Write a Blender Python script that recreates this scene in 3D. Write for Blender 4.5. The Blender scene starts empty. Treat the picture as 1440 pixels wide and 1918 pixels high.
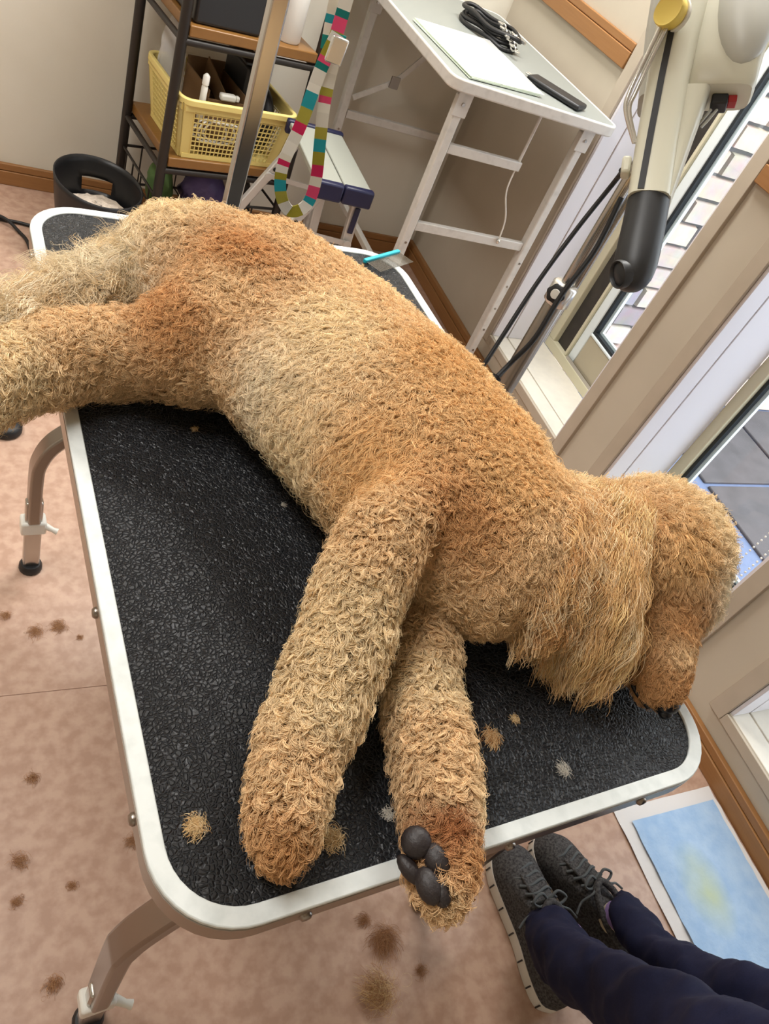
import bpy, bmesh, math, random
import numpy as np
from mathutils import Vector, Matrix

random.seed(7); rng = np.random.default_rng(7)
SC = bpy.context.scene
COL = SC.collection
# ------------------------------------------------------------------ camera
cam_d = bpy.data.cameras.new('camera'); cam = bpy.data.objects.new('camera', cam_d); COL.objects.link(cam)
SC.camera = cam
_r = (0.883518, -0.308587, 0.352377); _d = (-0.003102, -0.756142, -0.654400); _f = (0.468387, 0.577081, -0.669023)
cam.matrix_world = Matrix(((_r[0], -_d[0], -_f[0], 0), (_r[1], -_d[1], -_f[1], 0), (_r[2], -_d[2], -_f[2], 1.32), (0, 0, 0, 1)))
cam_d.sensor_width = 36.0; cam_d.sensor_fit = 'AUTO'; cam_d.lens = 1416.8 / 1918 * 36; cam_d.clip_start = 0.02
# ------------------------------------------------------------------ world, lights, exposure
w = bpy.data.worlds.new('world'); SC.world = w; w.use_nodes = True
bg = w.node_tree.nodes['Background']; bg.inputs[0].default_value = (0.93, 0.96, 1.0, 1); bg.inputs[1].default_value = 2.6
def area(name, loc, target, sx, sy, power, color):
    l = bpy.data.lights.new(name, 'AREA'); l.shape = 'RECTANGLE'; l.size = sx; l.size_y = sy; l.energy = power; l.color = color
    o = bpy.data.objects.new(name, l); COL.objects.link(o); o.location = loc
    o.rotation_euler = (Vector(target) - Vector(loc)).to_track_quat('-Z', 'Y').to_euler(); return o
area('ceiling_lamp_light', (1.10, 1.75, 2.37), (0.95, 1.5, 0), 1.2, 0.35, 36, (1.0, 0.985, 0.955))
area('ceiling_lamp_light_rear', (-0.6, 0.9, 2.37), (-0.5, 0.9, 0), 1.2, 0.35, 21, (1.0, 0.985, 0.955))
for _i, (_a, _b) in enumerate(((1.294, 1.79), (0.605, 1.086), (-0.09, 0.405))):
    _o = area('window_portal', (1.80, (_a + _b) / 2, 1.085), (0, (_a + _b) / 2, 1.085), _b - _a, 1.87, 1, (1, 1, 1)); _o.data.cycles.is_portal = True
sun_d = bpy.data.lights.new('sun', 'SUN'); sun_d.energy = 2.0; sun_d.angle = 0.4; sun_d.color = (1.0, 0.97, 0.93)
sun = bpy.data.objects.new('sun', sun_d); COL.objects.link(sun); sun.rotation_euler = Vector((0.02, 0.75, -1)).to_track_quat('-Z', 'Y').to_euler()
sun.location = (3, -1, 4)
vs = SC.view_settings
SC.display_settings.display_device = 'sRGB'
vs.view_transform = 'Standard'; vs.look = 'None'; vs.gamma = 1.0; vs.use_curve_mapping = False; vs.exposure = 0.64

# ------------------------------------------------------------------ materials
def lin(c):
    return tuple((x / 12.92 if x <= 0.04045 else ((x + 0.055) / 1.055) ** 2.4) for x in (v / 255 for v in c))
def mat(name, col, rough=0.5, metal=0.0, spec=0.5, noise=None, bump=None, coat=0.0, trans=0.0):
    """col: sRGB 0-255.  noise=(scale, col2, detail, lo, hi)  bump=(scale, strength, distance)"""
    m = bpy.data.materials.new(name); m.use_nodes = True; nt = m.node_tree; b = nt.nodes['Principled BSDF']
    b.inputs['Base Color'].default_value = (*lin(col), 1); b.inputs['Roughness'].default_value = rough
    b.inputs['Metallic'].default_value = metal; b.inputs['Specular IOR Level'].default_value = spec
    b.inputs['Coat Weight'].default_value = coat; b.inputs['Transmission Weight'].default_value = trans
    tc = nt.nodes.new('ShaderNodeTexCoord')
    if noise:
        n = nt.nodes.new('ShaderNodeTexNoise'); n.inputs['Scale'].default_value = noise[0]; n.inputs['Detail'].default_value = noise[2]
        nt.links.new(tc.outputs['Object'], n.inputs['Vector'])
        mr = nt.nodes.new('ShaderNodeMapRange'); mr.inputs[1].default_value = noise[3]; mr.inputs[2].default_value = noise[4]
        nt.links.new(n.outputs['Fac'], mr.inputs[0])
        mx = nt.nodes.new('ShaderNodeMix'); mx.data_type = 'RGBA'
        mx.inputs[6].default_value = (*lin(col), 1); mx.inputs[7].default_value = (*lin(noise[1]), 1)
        nt.links.new(mr.outputs[0], mx.inputs[0]); nt.links.new(mx.outputs[2], b.inputs['Base Color'])
    if bump:
        n = nt.nodes.new('ShaderNodeTexNoise'); n.inputs['Scale'].default_value = bump[0]; n.inputs['Detail'].default_value = 4
        nt.links.new(tc.outputs['Object'], n.inputs['Vector'])
        bp = nt.nodes.new('ShaderNodeBump'); bp.inputs['Strength'].default_value = bump[1]; bp.inputs['Distance'].default_value = bump[2]
        nt.links.new(n.outputs['Fac'], bp.inputs['Height']); nt.links.new(bp.outputs[0], b.inputs['Normal'])
    return m
def wood(name, c1, c2, scale=(3, 3, 40), rough=0.45):
    m = mat(name, c1, rough); nt = m.node_tree; b = nt.nodes['Principled BSDF']
    tc = nt.nodes.new('ShaderNodeTexCoord'); mp = nt.nodes.new('ShaderNodeMapping'); mp.inputs['Scale'].default_value = scale
    n = nt.nodes.new('ShaderNodeTexNoise'); n.inputs['Scale'].default_value = 4; n.inputs['Detail'].default_value = 5
    mx = nt.nodes.new('ShaderNodeMix'); mx.data_type = 'RGBA'; mx.inputs[6].default_value = (*lin(c1), 1); mx.inputs[7].default_value = (*lin(c2), 1)
    nt.links.new(tc.outputs['Object'], mp.inputs[0]); nt.links.new(mp.outputs[0], n.inputs['Vector'])
    nt.links.new(n.outputs['Fac'], mx.inputs[0]); nt.links.new(mx.outputs[2], b.inputs['Base Color']); return m
def leather():
    m = mat('black_leather', (20, 21, 24), 0.45, spec=0.5); nt = m.node_tree; b = nt.nodes['Principled BSDF']
    tc = nt.nodes.new('ShaderNodeTexCoord'); n = nt.nodes.new('ShaderNodeTexNoise'); n.inputs['Scale'].default_value = 60
    ad = nt.nodes.new('ShaderNodeMix'); ad.data_type = 'VECTOR'; ad.inputs[0].default_value = 0.012
    nt.links.new(tc.outputs['Object'], ad.inputs[4]); nt.links.new(n.outputs['Color'], ad.inputs[5]); nt.links.new(tc.outputs['Object'], n.inputs['Vector'])
    v = nt.nodes.new('ShaderNodeTexVoronoi'); v.feature = 'DISTANCE_TO_EDGE'; v.inputs['Scale'].default_value = 250
    nt.links.new(ad.outputs[1], v.inputs['Vector'])
    mr = nt.nodes.new('ShaderNodeMapRange'); mr.inputs[1].default_value = 0.0; mr.inputs[2].default_value = 0.22
    nt.links.new(v.outputs['Distance'], mr.inputs[0])
    bp = nt.nodes.new('ShaderNodeBump'); bp.inputs['Strength'].default_value = 0.7; bp.inputs['Distance'].default_value = 0.0016
    nt.links.new(mr.outputs[0], bp.inputs['Height']); nt.links.new(bp.outputs[0], b.inputs['Normal'])
    mx = nt.nodes.new('ShaderNodeMix'); mx.data_type = 'RGBA'; mx.inputs[6].default_value = (*lin((56, 58, 62)), 1); mx.inputs[7].default_value = (*lin((18, 19, 22)), 1)  # paler cell edges: glints on the leather grain put into the colour
    m2 = nt.nodes.new('ShaderNodeMapRange'); m2.inputs[1].default_value = 0.0; m2.inputs[2].default_value = 0.07
    nt.links.new(v.outputs['Distance'], m2.inputs[0]); nt.links.new(m2.outputs[0], mx.inputs[0]); nt.links.new(mx.outputs[2], b.inputs['Base Color'])
    return m
def attr_mat(name, rough=0.7, spec=0.2, trans=0.0):
    m = mat(name, (200, 160, 110), rough, spec=spec); nt = m.node_tree; b = nt.nodes['Principled BSDF']
    a = nt.nodes.new('ShaderNodeAttribute'); a.attribute_name = 'col'; nt.links.new(a.outputs['Color'], b.inputs['Base Color'])
    return m
def glass_mat():
    m = bpy.data.materials.new('clear_glass'); m.use_nodes = True; nt = m.node_tree; nt.nodes.remove(nt.nodes['Principled BSDF'])
    t = nt.nodes.new('ShaderNodeBsdfTransparent'); t.inputs[0].default_value = (0.93, 0.96, 0.97, 1)
    g = nt.nodes.new('ShaderNodeBsdfGlossy'); g.inputs['Roughness'].default_value = 0.02
    lw = nt.nodes.new('ShaderNodeLayerWeight'); lw.inputs[0].default_value = 0.5; pw = nt.nodes.new('ShaderNodeMath'); pw.operation = 'POWER'; pw.inputs[1].default_value = 5
    ma = nt.nodes.new('ShaderNodeMath'); ma.operation = 'MULTIPLY_ADD'; ma.inputs[1].default_value = 0.9; ma.inputs[2].default_value = 0.03; mx = nt.nodes.new('ShaderNodeMixShader')
    nt.links.new(lw.outputs['Facing'], pw.inputs[0]); nt.links.new(pw.outputs[0], ma.inputs[0])
    nt.links.new(ma.outputs[0], mx.inputs[0]); nt.links.new(t.outputs[0], mx.inputs[1]); nt.links.new(g.outputs[0], mx.inputs[2])
    nt.links.new(mx.outputs[0], nt.nodes['Material Output'].inputs[0]); return m
def film_mat():
    m = bpy.data.materials.new('clear_film'); m.use_nodes = True; nt = m.node_tree; b = nt.nodes['Principled BSDF']
    b.inputs['Base Color'].default_value = (0.8, 0.8, 0.8, 1); b.inputs['Roughness'].default_value = 0.15
    t = nt.nodes.new('ShaderNodeBsdfTransparent'); mx = nt.nodes.new('ShaderNodeMixShader'); mx.inputs[0].default_value = 0.45
    nt.links.new(t.outputs[0], mx.inputs[1]); nt.links.new(b.outputs[0], mx.inputs[2]); nt.links.new(mx.outputs[0], nt.nodes['Material Output'].inputs[0]); return m

M = dict(
    floor=mat('vinyl_floor', (176, 142, 122), 0.34, noise=(42, (194, 162, 142), 10, 0.38, 0.62), bump=(60, 0.05, 0.001)),
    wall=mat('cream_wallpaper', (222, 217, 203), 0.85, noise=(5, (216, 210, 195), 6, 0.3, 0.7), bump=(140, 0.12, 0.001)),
    side=mat('shaded_beige_wallpaper', (194, 184, 167), 0.85, noise=(5, (187, 177, 160), 6, 0.3, 0.7), bump=(140, 0.12, 0.001)),  # wallpaper darkened: shade on the window wall is put into its colour
    casing=mat('shaded_beige_casing', (186, 174, 157), 0.6, noise=(14, (178, 166, 149), 5, 0.3, 0.7)),  # beige taken darker: shade between the windows is put into it
    oak=wood('oak_trim', (160, 114, 68), (140, 96, 54), (2, 2, 50)),
    shelfwood=wood('shelf_board', (146, 104, 54), (116, 78, 36), (4, 40, 4), 0.35),
    white=mat('white_reveal', (226, 224, 230), 0.45), sill=mat('white_sill', (224, 218, 204), 0.4, noise=(30, (214, 208, 196), 4, 0.3, 0.7)),
    alu=mat('cream_aluminium', (206, 200, 172), 0.4), aluwhite=mat('white_aluminium', (222, 230, 230), 0.35), tan=mat('tan_aluminium', (176, 166, 142), 0.5),
    gasket=mat('black_gasket', (26, 32, 36), 0.5), screen=mat('dark_screen', (40, 36, 32), 0.7, noise=(20, (62, 56, 48), 4, 0.3, 0.7)),
    glass=glass_mat(), film=film_mat(),
    mortar=mat('grey_mortar', (112, 112, 112), 0.9), concrete=mat('sky_tinted_concrete', (96, 110, 142), 0.7, noise=(40, (106, 120, 152), 6, 0.3, 0.7)),  # concrete: the reflection of the sky is put into its blue
    paver=mat('dark_paver', (70, 66, 68), 0.7, noise=(12, (86, 81, 84), 6, 0.3, 0.7)),
    leather=leather(), rim=mat('white_rim', (222, 227, 225), 0.45, noise=(60, (206, 212, 210), 5, 0.45, 0.75), bump=(300, 0.1, 0.0005)),
    chrome=mat('brushed_steel', (186, 182, 176), 0.24, 1.0), chrome2=mat('dark_steel', (150, 142, 134), 0.3, 1.0), steelband=mat('steel_band', (168, 160, 150), 0.35, 1.0),
    black=mat('black_rubber', (20, 20, 22), 0.5), blackmetal=mat('black_metal', (34, 28, 24), 0.45), blackplastic=mat('black_plastic', (26, 26, 28), 0.4),
    charcoal=mat('charcoal_plastic', (36, 37, 39), 0.45), cream=mat('cream_plastic', (206, 204, 186), 0.35), greyplastic=mat('grey_plastic', (184, 184, 176), 0.4),
    yellow=mat('yellow_plastic', (240, 214, 108), 0.4), basket=mat('basket_plastic', (226, 206, 128), 0.4),
    whiteplastic=mat('white_plastic', (226, 224, 216), 0.4), whitemetal=mat('white_metal', (214, 210, 204), 0.4, noise=(40, (196, 192, 186), 5, 0.5, 0.8)),
    greytop=mat('grey_laminate', (138, 142, 138), 0.45), stoolalu=mat('stool_aluminium', (196, 192, 186), 0.4, 0.35), stooltop=mat('stool_tread', (158, 160, 150), 0.5), navy=mat('navy_plastic', (24, 26, 60), 0.45),
    paper=mat('pale_green_paper', (222, 232, 214), 0.6), tissue=mat('white_tissue', (232, 230, 224), 0.8, bump=(80, 0.3, 0.002)), card=mat('brown_card', (112, 84, 52), 0.8),
    teal=mat('turquoise_spine', (40, 186, 206), 0.35), silver=mat('polished_metal', (214, 212, 206), 0.25, 0.75), dark=mat('painted_hole_shade', (8, 8, 9), 0.8), red=mat('red_plastic', (160, 30, 30), 0.5),  # dark: near-black paint for the shade inside openings
    purple=mat('purple_bag', (96, 84, 136), 0.5, bump=(30, 0.6, 0.01)), green=mat('green_cloth', (84, 112, 60), 0.8), maroon=mat('maroon_cloth', (84, 30, 34), 0.8),
    trousers=mat('navy_cloth', (17, 20, 44), 0.8, spec=0.2, noise=(500, (21, 24, 50), 2, 0.4, 0.6), bump=(900, 0.15, 0.0006)), jacket=mat('dark_jacket', (20, 22, 44), 0.6, spec=0.3, bump=(40, 0.3, 0.004)),
    felt=mat('grey_felt', (88, 86, 86), 0.95, spec=0.1, noise=(260, (50, 49, 50), 6, 0.35, 0.65), bump=(300, 0.5, 0.001)), lace=mat('grey_lace', (78, 82, 84), 0.8), sole=mat('pale_sole', (206, 202, 194), 0.6),
    sock=mat('lilac_sock', (132, 108, 158), 0.9), skin=mat('skin', (206, 186, 158), 0.6), sockpale=mat('pale_sock', (202, 190, 160), 0.9),
    nose=mat('black_nose', (18, 17, 18), 0.35, bump=(300, 0.4, 0.001)), pad=mat('paw_pad_skin', (38, 31, 31), 0.5, bump=(420, 0.5, 0.0008)),
    skinfur=mat('undercoat', (190, 146, 92), 0.9, spec=0.1, noise=(40, (170, 124, 74), 4, 0.3, 0.7)),
    fluff=mat('white_fluff', (226, 212, 196), 0.95, spec=0.05, bump=(60, 0.8, 0.01)),
    hair=attr_mat('curly_hair', 0.75, 0.12), strap=attr_mat('striped_webbing', 0.85, 0.15), brickm=attr_mat('brick_face', 0.9, 0.1),
)
_nt = M['strap'].node_tree; _n = _nt.nodes.new('ShaderNodeTexNoise'); _n.inputs['Scale'].default_value = 500
_b = _nt.nodes.new('ShaderNodeBump'); _b.inputs['Strength'].default_value = 0.6; _b.inputs['Distance'].default_value = 0.001
_nt.links.new(_n.outputs[0], _b.inputs['Height']); _nt.links.new(_b.outputs[0], _nt.nodes['Principled BSDF'].inputs['Normal'])

# ------------------------------------------------------------------ mesh helpers
class MB:
    def __init__(s): s.v = []; s.f = []; s.c = None
    def add(s, v, f):
        o = len(s.v); s.v += [tuple(x) for x in v]; s.f += [tuple(i + o for i in q) for q in f]; return s
    def box(s, c, d, rot=None):
        x, y, z = (k / 2 for k in d); c = Vector(c)
        vs_ = [Vector((sx * x, sy * y, sz * z)) for sx in (-1, 1) for sy in (-1, 1) for sz in (-1, 1)]
        if rot is not None: vs_ = [rot @ p for p in vs_]
        return s.add([p + c for p in vs_], [(0, 1, 3, 2), (4, 6, 7, 5), (0, 4, 5, 1), (2, 3, 7, 6), (0, 2, 6, 4), (1, 5, 7, 3)])
    def span(s, a, b):
        return s.box([(a[i] + b[i]) / 2 for i in range(3)], [abs(b[i] - a[i]) for i in range(3)])
    def bar(s, a, b, w_, h, up=(0, 0, 1)):
        a, b = Vector(a), Vector(b); d = (b - a); L = d.length; d.normalize(); u = Vector(up)
        if abs(d.dot(u)) > 0.98: u = Vector((0, 1, 0))
        x = d.cross(u).normalized(); y = x.cross(d)
        R = Matrix((x, d, y)).transposed(); return s.box((a + b) / 2, (w_, L, h), R)
    def rings(s, R, cap=True, closed=False):
        n = len(R[0]); o = len(s.v)
        for r in R: s.v += [tuple(p) for p in r]
        m = len(R)
        for i in range(m if closed else m - 1):
            j = (i + 1) % m
            for k in range(n):
                l = (k + 1) % n; s.f.append((o + i * n + k, o + i * n + l, o + j * n + l, o + j * n + k))
        if cap and not closed:
            s.f.append(tuple(o + k for k in range(n))[::-1]); s.f.append(tuple(o + (m - 1) * n + k for k in range(n)))
        return s
    def tube(s, path, r, n=8, closed=False, flat=None, up=(0, 0, 1)):
        P = [Vector(p) for p in path]; m = len(P); R = []; prev = None
        for i, p in enumerate(P):
            a = P[(i - 1) % m] if (closed or i) else P[0]; b = P[(i + 1) % m] if (closed or i < m - 1) else P[-1]
            t = (b - a).normalized()
            if prev is None:
                u = Vector(up)
                if abs(t.dot(u)) > 0.95: u = Vector((0, 1, 0)) if abs(t.y) < 0.9 else Vector((1, 0, 0))
                x = t.cross(u).normalized()
            else: x = (prev - t * prev.dot(t)).normalized()
            prev = x; y = t.cross(x); rr = r[i] if hasattr(r, '__len__') else r
            rx, ry = (rr, rr) if flat is None else (rr * flat[0], rr * flat[1])
            R.append([p + x * (rx * math.cos(2 * math.pi * (k + .5) / n)) + y * (ry * math.sin(2 * math.pi * (k + .5) / n)) for k in range(n)])
        return s.rings(R, True, closed)
    def recttube(s, path, w_, h, up=(0, 0, 1)):
        P = [Vector(p) for p in path]; m = len(P); R = []; x = None
        for i, p in enumerate(P):
            t = (P[min(i + 1, m - 1)] - P[max(i - 1, 0)]).normalized()
            if x is None:
                u = Vector(up); x = t.cross(u).normalized() if abs(t.dot(u)) < 0.98 else Vector((1, 0, 0))
            else: x = (x - t * x.dot(t)).normalized()
            y = t.cross(x)
            R.append([p + x * (sx * w_ / 2) + y * (sy * h / 2) for sx, sy in ((-1, -1), (1, -1), (1, 1), (-1, 1))])
        return s.rings(R)
    def lathe(s, prof, n=20, mtx=None):
        R = [[Vector((r * math.cos(2 * math.pi * k / n), r * math.sin(2 * math.pi * k / n), z)) for k in range(n)] for r, z in prof]
        if mtx is not None: R = [[mtx @ p for p in r] for r in R]
        return s.rings(R)
    def prism(s, poly, z0, z1):
        n = len(poly); o = len(s.v)
        s.v += [(x, y, z0) for x, y in poly] + [(x, y, z1) for x, y in poly]
        s.f.append(tuple(range(o, o + n))[::-1]); s.f.append(tuple(range(o + n, o + 2 * n)))
        for k in range(n): s.f.append((o + k, o + (k + 1) % n, o + n + (k + 1) % n, o + n + k))
        return s
    def ell(s, c, r, rot=None, n=16, m=10):
        c = Vector(c); R = []
        for i in range(m + 1):
            a = -math.pi / 2 + math.pi * (0.02 + 0.96 * i / m)
            q = [Vector((r[0] * math.cos(a) * math.cos(2 * math.pi * k / n), r[1] * math.cos(a) * math.sin(2 * math.pi * k / n), r[2] * math.sin(a))) for k in range(n)]
            R.append([c + (rot @ p if rot is not None else p) for p in q])
        return s.rings(R)
    def build(s, name, m, parent=None, smooth=False, bevel=0.0, seg=2):
        me = bpy.data.meshes.new(name); me.from_pydata(s.v, [], s.f); me.materials.append(m)
        if s.c is not None:
            a = me.attributes.new('col', 'FLOAT_COLOR', 'FACE'); a.data.foreach_set('color', np.array(s.c, dtype=np.float32).ravel())
        bm = bmesh.new(); bm.from_mesh(me); bmesh.ops.recalc_face_normals(bm, faces=bm.faces); bm.to_mesh(me); bm.free()
        if smooth: me.polygons.foreach_set('use_smooth', [True] * len(me.polygons))
        o = bpy.data.objects.new(name, me); COL.objects.link(o)
        if parent is not None: o.parent = parent
        if bevel:
            b = o.modifiers.new('bevel', 'BEVEL'); b.width = bevel; b.segments = seg; b.limit_method = 'ANGLE'; b.angle_limit = 0.6
            me.polygons.foreach_set('use_smooth', [True] * len(me.polygons))
            try: me.set_sharp_from_angle(angle=0.9)
            except Exception: pass
        elif smooth:
            try: me.set_sharp_from_angle(angle=0.9)
            except Exception: pass
        return o
def tag(o, label=None, cat=None, group=None, kind=None):
    for k, v in (('label', label), ('category', cat), ('group', group), ('kind', kind)):
        if v: o[k] = v
    return o
def thing(name, label, cat, loc=(0, 0, 0), rz=0.0, group=None, mtx=None):
    o = bpy.data.objects.new(name, None); COL.objects.link(o); o.empty_display_size = 0.05
    if mtx is not None: o.matrix_world = mtx
    else: o.location = loc; o.rotation_euler = (0, 0, rz)
    return tag(o, label, cat, group)
def shell(name, loc=(0, 0, 0)):
    o = bpy.data.objects.new(name, None); COL.objects.link(o); o.location = loc; o['kind'] = 'structure'; return o
def solo(mb, name, m, label, cat, group=None, **k):
    """one-mesh thing: origin moved to the base of its mesh"""
    V_ = np.array(mb.v); c = (V_.min(0) + V_.max(0)) / 2; c[2] = V_[:, 2].min()
    mb.v = [tuple(p) for p in V_ - c]; o = mb.build(name, m, None, **k); o.location = c; return tag(o, label, cat, group)
def rrect(x0, y0, x1, y1, r, n=8):
    P = []
    for cx, cy, a0 in ((x1 - r, y1 - r, 0), (x0 + r, y1 - r, 90), (x0 + r, y0 + r, 180), (x1 - r, y0 + r, 270)):
        for k in range(n + 1):
            a = math.radians(a0 + 90 * k / n); P.append((cx + r * math.cos(a), cy + r * math.sin(a)))
    return P
def ringprism(mb, outer, inner, z0, z1):
    n = len(outer); o = len(mb.v)
    for P, z in ((outer, z0), (outer, z1), (inner, z1), (inner, z0)): mb.v += [(x, y, z) for x, y in P]
    for i in range(4):
        j = (i + 1) % 4
        for k in range(n):
            l = (k + 1) % n; mb.f.append((o + i * n + k, o + i * n + l, o + j * n + l, o + j * n + k))
    return mb
def bez(P, n=24):
    """Catmull-Rom through points"""
    P = [Vector(p) for p in P]; out = []; m = len(P)
    for i in range(m - 1):
        a, b, c, d = P[max(i - 1, 0)], P[i], P[i + 1], P[min(i + 2, m - 1)]
        for k in range(n):
            t = k / n; out.append(0.5 * ((2 * b) + (c - a) * t + (2 * a - 5 * b + 4 * c - d) * t * t + (3 * b - a - 3 * c + d) * t ** 3))
    out.append(P[-1]); return out
def hair(name, P, rad, cols, m, parent=None, loc=(0, 0, 0)):
    """P (N,K,3) strands; rad (K,) ; cols (N,3) linear"""
    N, K = P.shape[:2]; hc = bpy.data.hair_curves.new(name); hc.add_curves([K] * N)
    hc.attributes['position'].data.foreach_set('vector', (P - np.array(loc)).astype(np.float32).ravel())
    ra = hc.attributes.get('radius') or hc.attributes.new('radius', 'FLOAT', 'POINT')
    ra.data.foreach_set('value', np.tile(np.asarray(rad, dtype=np.float32), N))
    ca = hc.attributes.new('col', 'FLOAT_COLOR', 'CURVE')
    ca.data.foreach_set('color', np.concatenate([cols, np.ones((N, 1))], 1).astype(np.float32).ravel())
    hc.materials.append(m); o = bpy.data.objects.new(name, hc); COL.objects.link(o)
    if parent is not None: o.parent = parent
    return o

# ------------------------------------------------------------------ setting: floor, walls
XW, YB = 1.50, 2.50
fl = shell('floor')
for (x0, x1), (y0, y1) in (((-2.2, XW + 0.2), (-1.6, 0.719)), ((-2.2, XW + 0.2), (0.7205, YB + 0.2))):
    MB().span((x0, y0, -0.05), (x1, y1, 0)).build('vinyl_sheet', M['floor'], fl)
MB().span((-2.2, -1.6, -0.06), (XW + 0.2, YB + 0.2, -0.0505)).span((-2.2, 0.719, -0.05), (XW + 0.2, 0.7205, -0.0015)).build('seam', M['floor'], fl)
o = MB().span((-2.2, YB, 0), (XW, YB + 0.12, 2.4)).build('wall_back', M['wall']); o['kind'] = 'structure'
WINS = [(1.294, 1.79), (0.605, 1.086), (-0.09, 0.405)]
ZS, ZT = 0.15, 2.02
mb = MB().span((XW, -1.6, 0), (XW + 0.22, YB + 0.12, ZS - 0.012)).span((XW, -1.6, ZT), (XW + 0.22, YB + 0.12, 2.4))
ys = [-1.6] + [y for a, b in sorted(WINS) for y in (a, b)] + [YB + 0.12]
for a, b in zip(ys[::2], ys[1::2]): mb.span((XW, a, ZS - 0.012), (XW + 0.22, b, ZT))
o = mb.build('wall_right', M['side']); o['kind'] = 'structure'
o = MB().span((-2.2, -1.6, 2.4), (XW + 0.22, YB + 0.12, 2.46)).build('ceiling', M['wall']); o['kind'] = 'structure'
o = MB().span((-2.26, -1.6, 0), (-2.2, YB + 0.12, 2.4)).build('wall_left', M['wall']); o['kind'] = 'structure'
o = MB().span((-2.26, -1.66, 0), (XW + 0.22, -1.6, 2.4)).build('wall_front', M['wall']); o['kind'] = 'structure'
def board(name, a, b):
    lo = [min(a[i], b[i]) for i in range(3)]; hi = [max(a[i], b[i]) for i in range(3)]
    m_ = MB().span(lo, hi); o = m_.build(name, M['oak'], None, bevel=0.003); o['kind'] = 'structure'; return o
def twostep(name, ax, a0, a1, z0, z1, wall, sgn, th=0.016):
    """a board with a thin groove along its upper third; ax 0 runs along x, 1 along y"""
    e = shell(name)
    for k, (za, zb, t) in enumerate(((z0, z0 + (z1 - z0) * 0.66, th), (z0 + (z1 - z0) * 0.68, z1, th * 0.8), (z0 + 0.002, z1 - 0.002, th * 0.5))):
        if ax == 0: MB().span((a0, wall - t, za), (a1, wall, zb)).build('lower_board' if k == 0 else 'upper_board' if k == 1 else 'backing', M['oak'], e, bevel=0.002 if k < 2 else 0)
        else: MB().span((wall - t, a0, za), (wall, a1, zb)).build('lower_board' if k == 0 else 'upper_board' if k == 1 else 'backing', M['oak'], e, bevel=0.002 if k < 2 else 0)
twostep('baseboard_back', 0, -2.2, XW - 0.02, 0.0005, 0.066, YB, 1)
twostep('baseboard_right', 1, -1.6, YB, 0.0005, 0.066, XW, 1, 0.02)
twostep('trim_1', 1, 1.835, YB, 0.972, 1.034, XW, 1)
twostep('trim_2', 1, 1.128, 1.248, 0.972, 1.034, XW, 1)
twostep('trim_3', 1, 0.447, 0.563, 0.972, 1.034, XW, 1)

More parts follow.
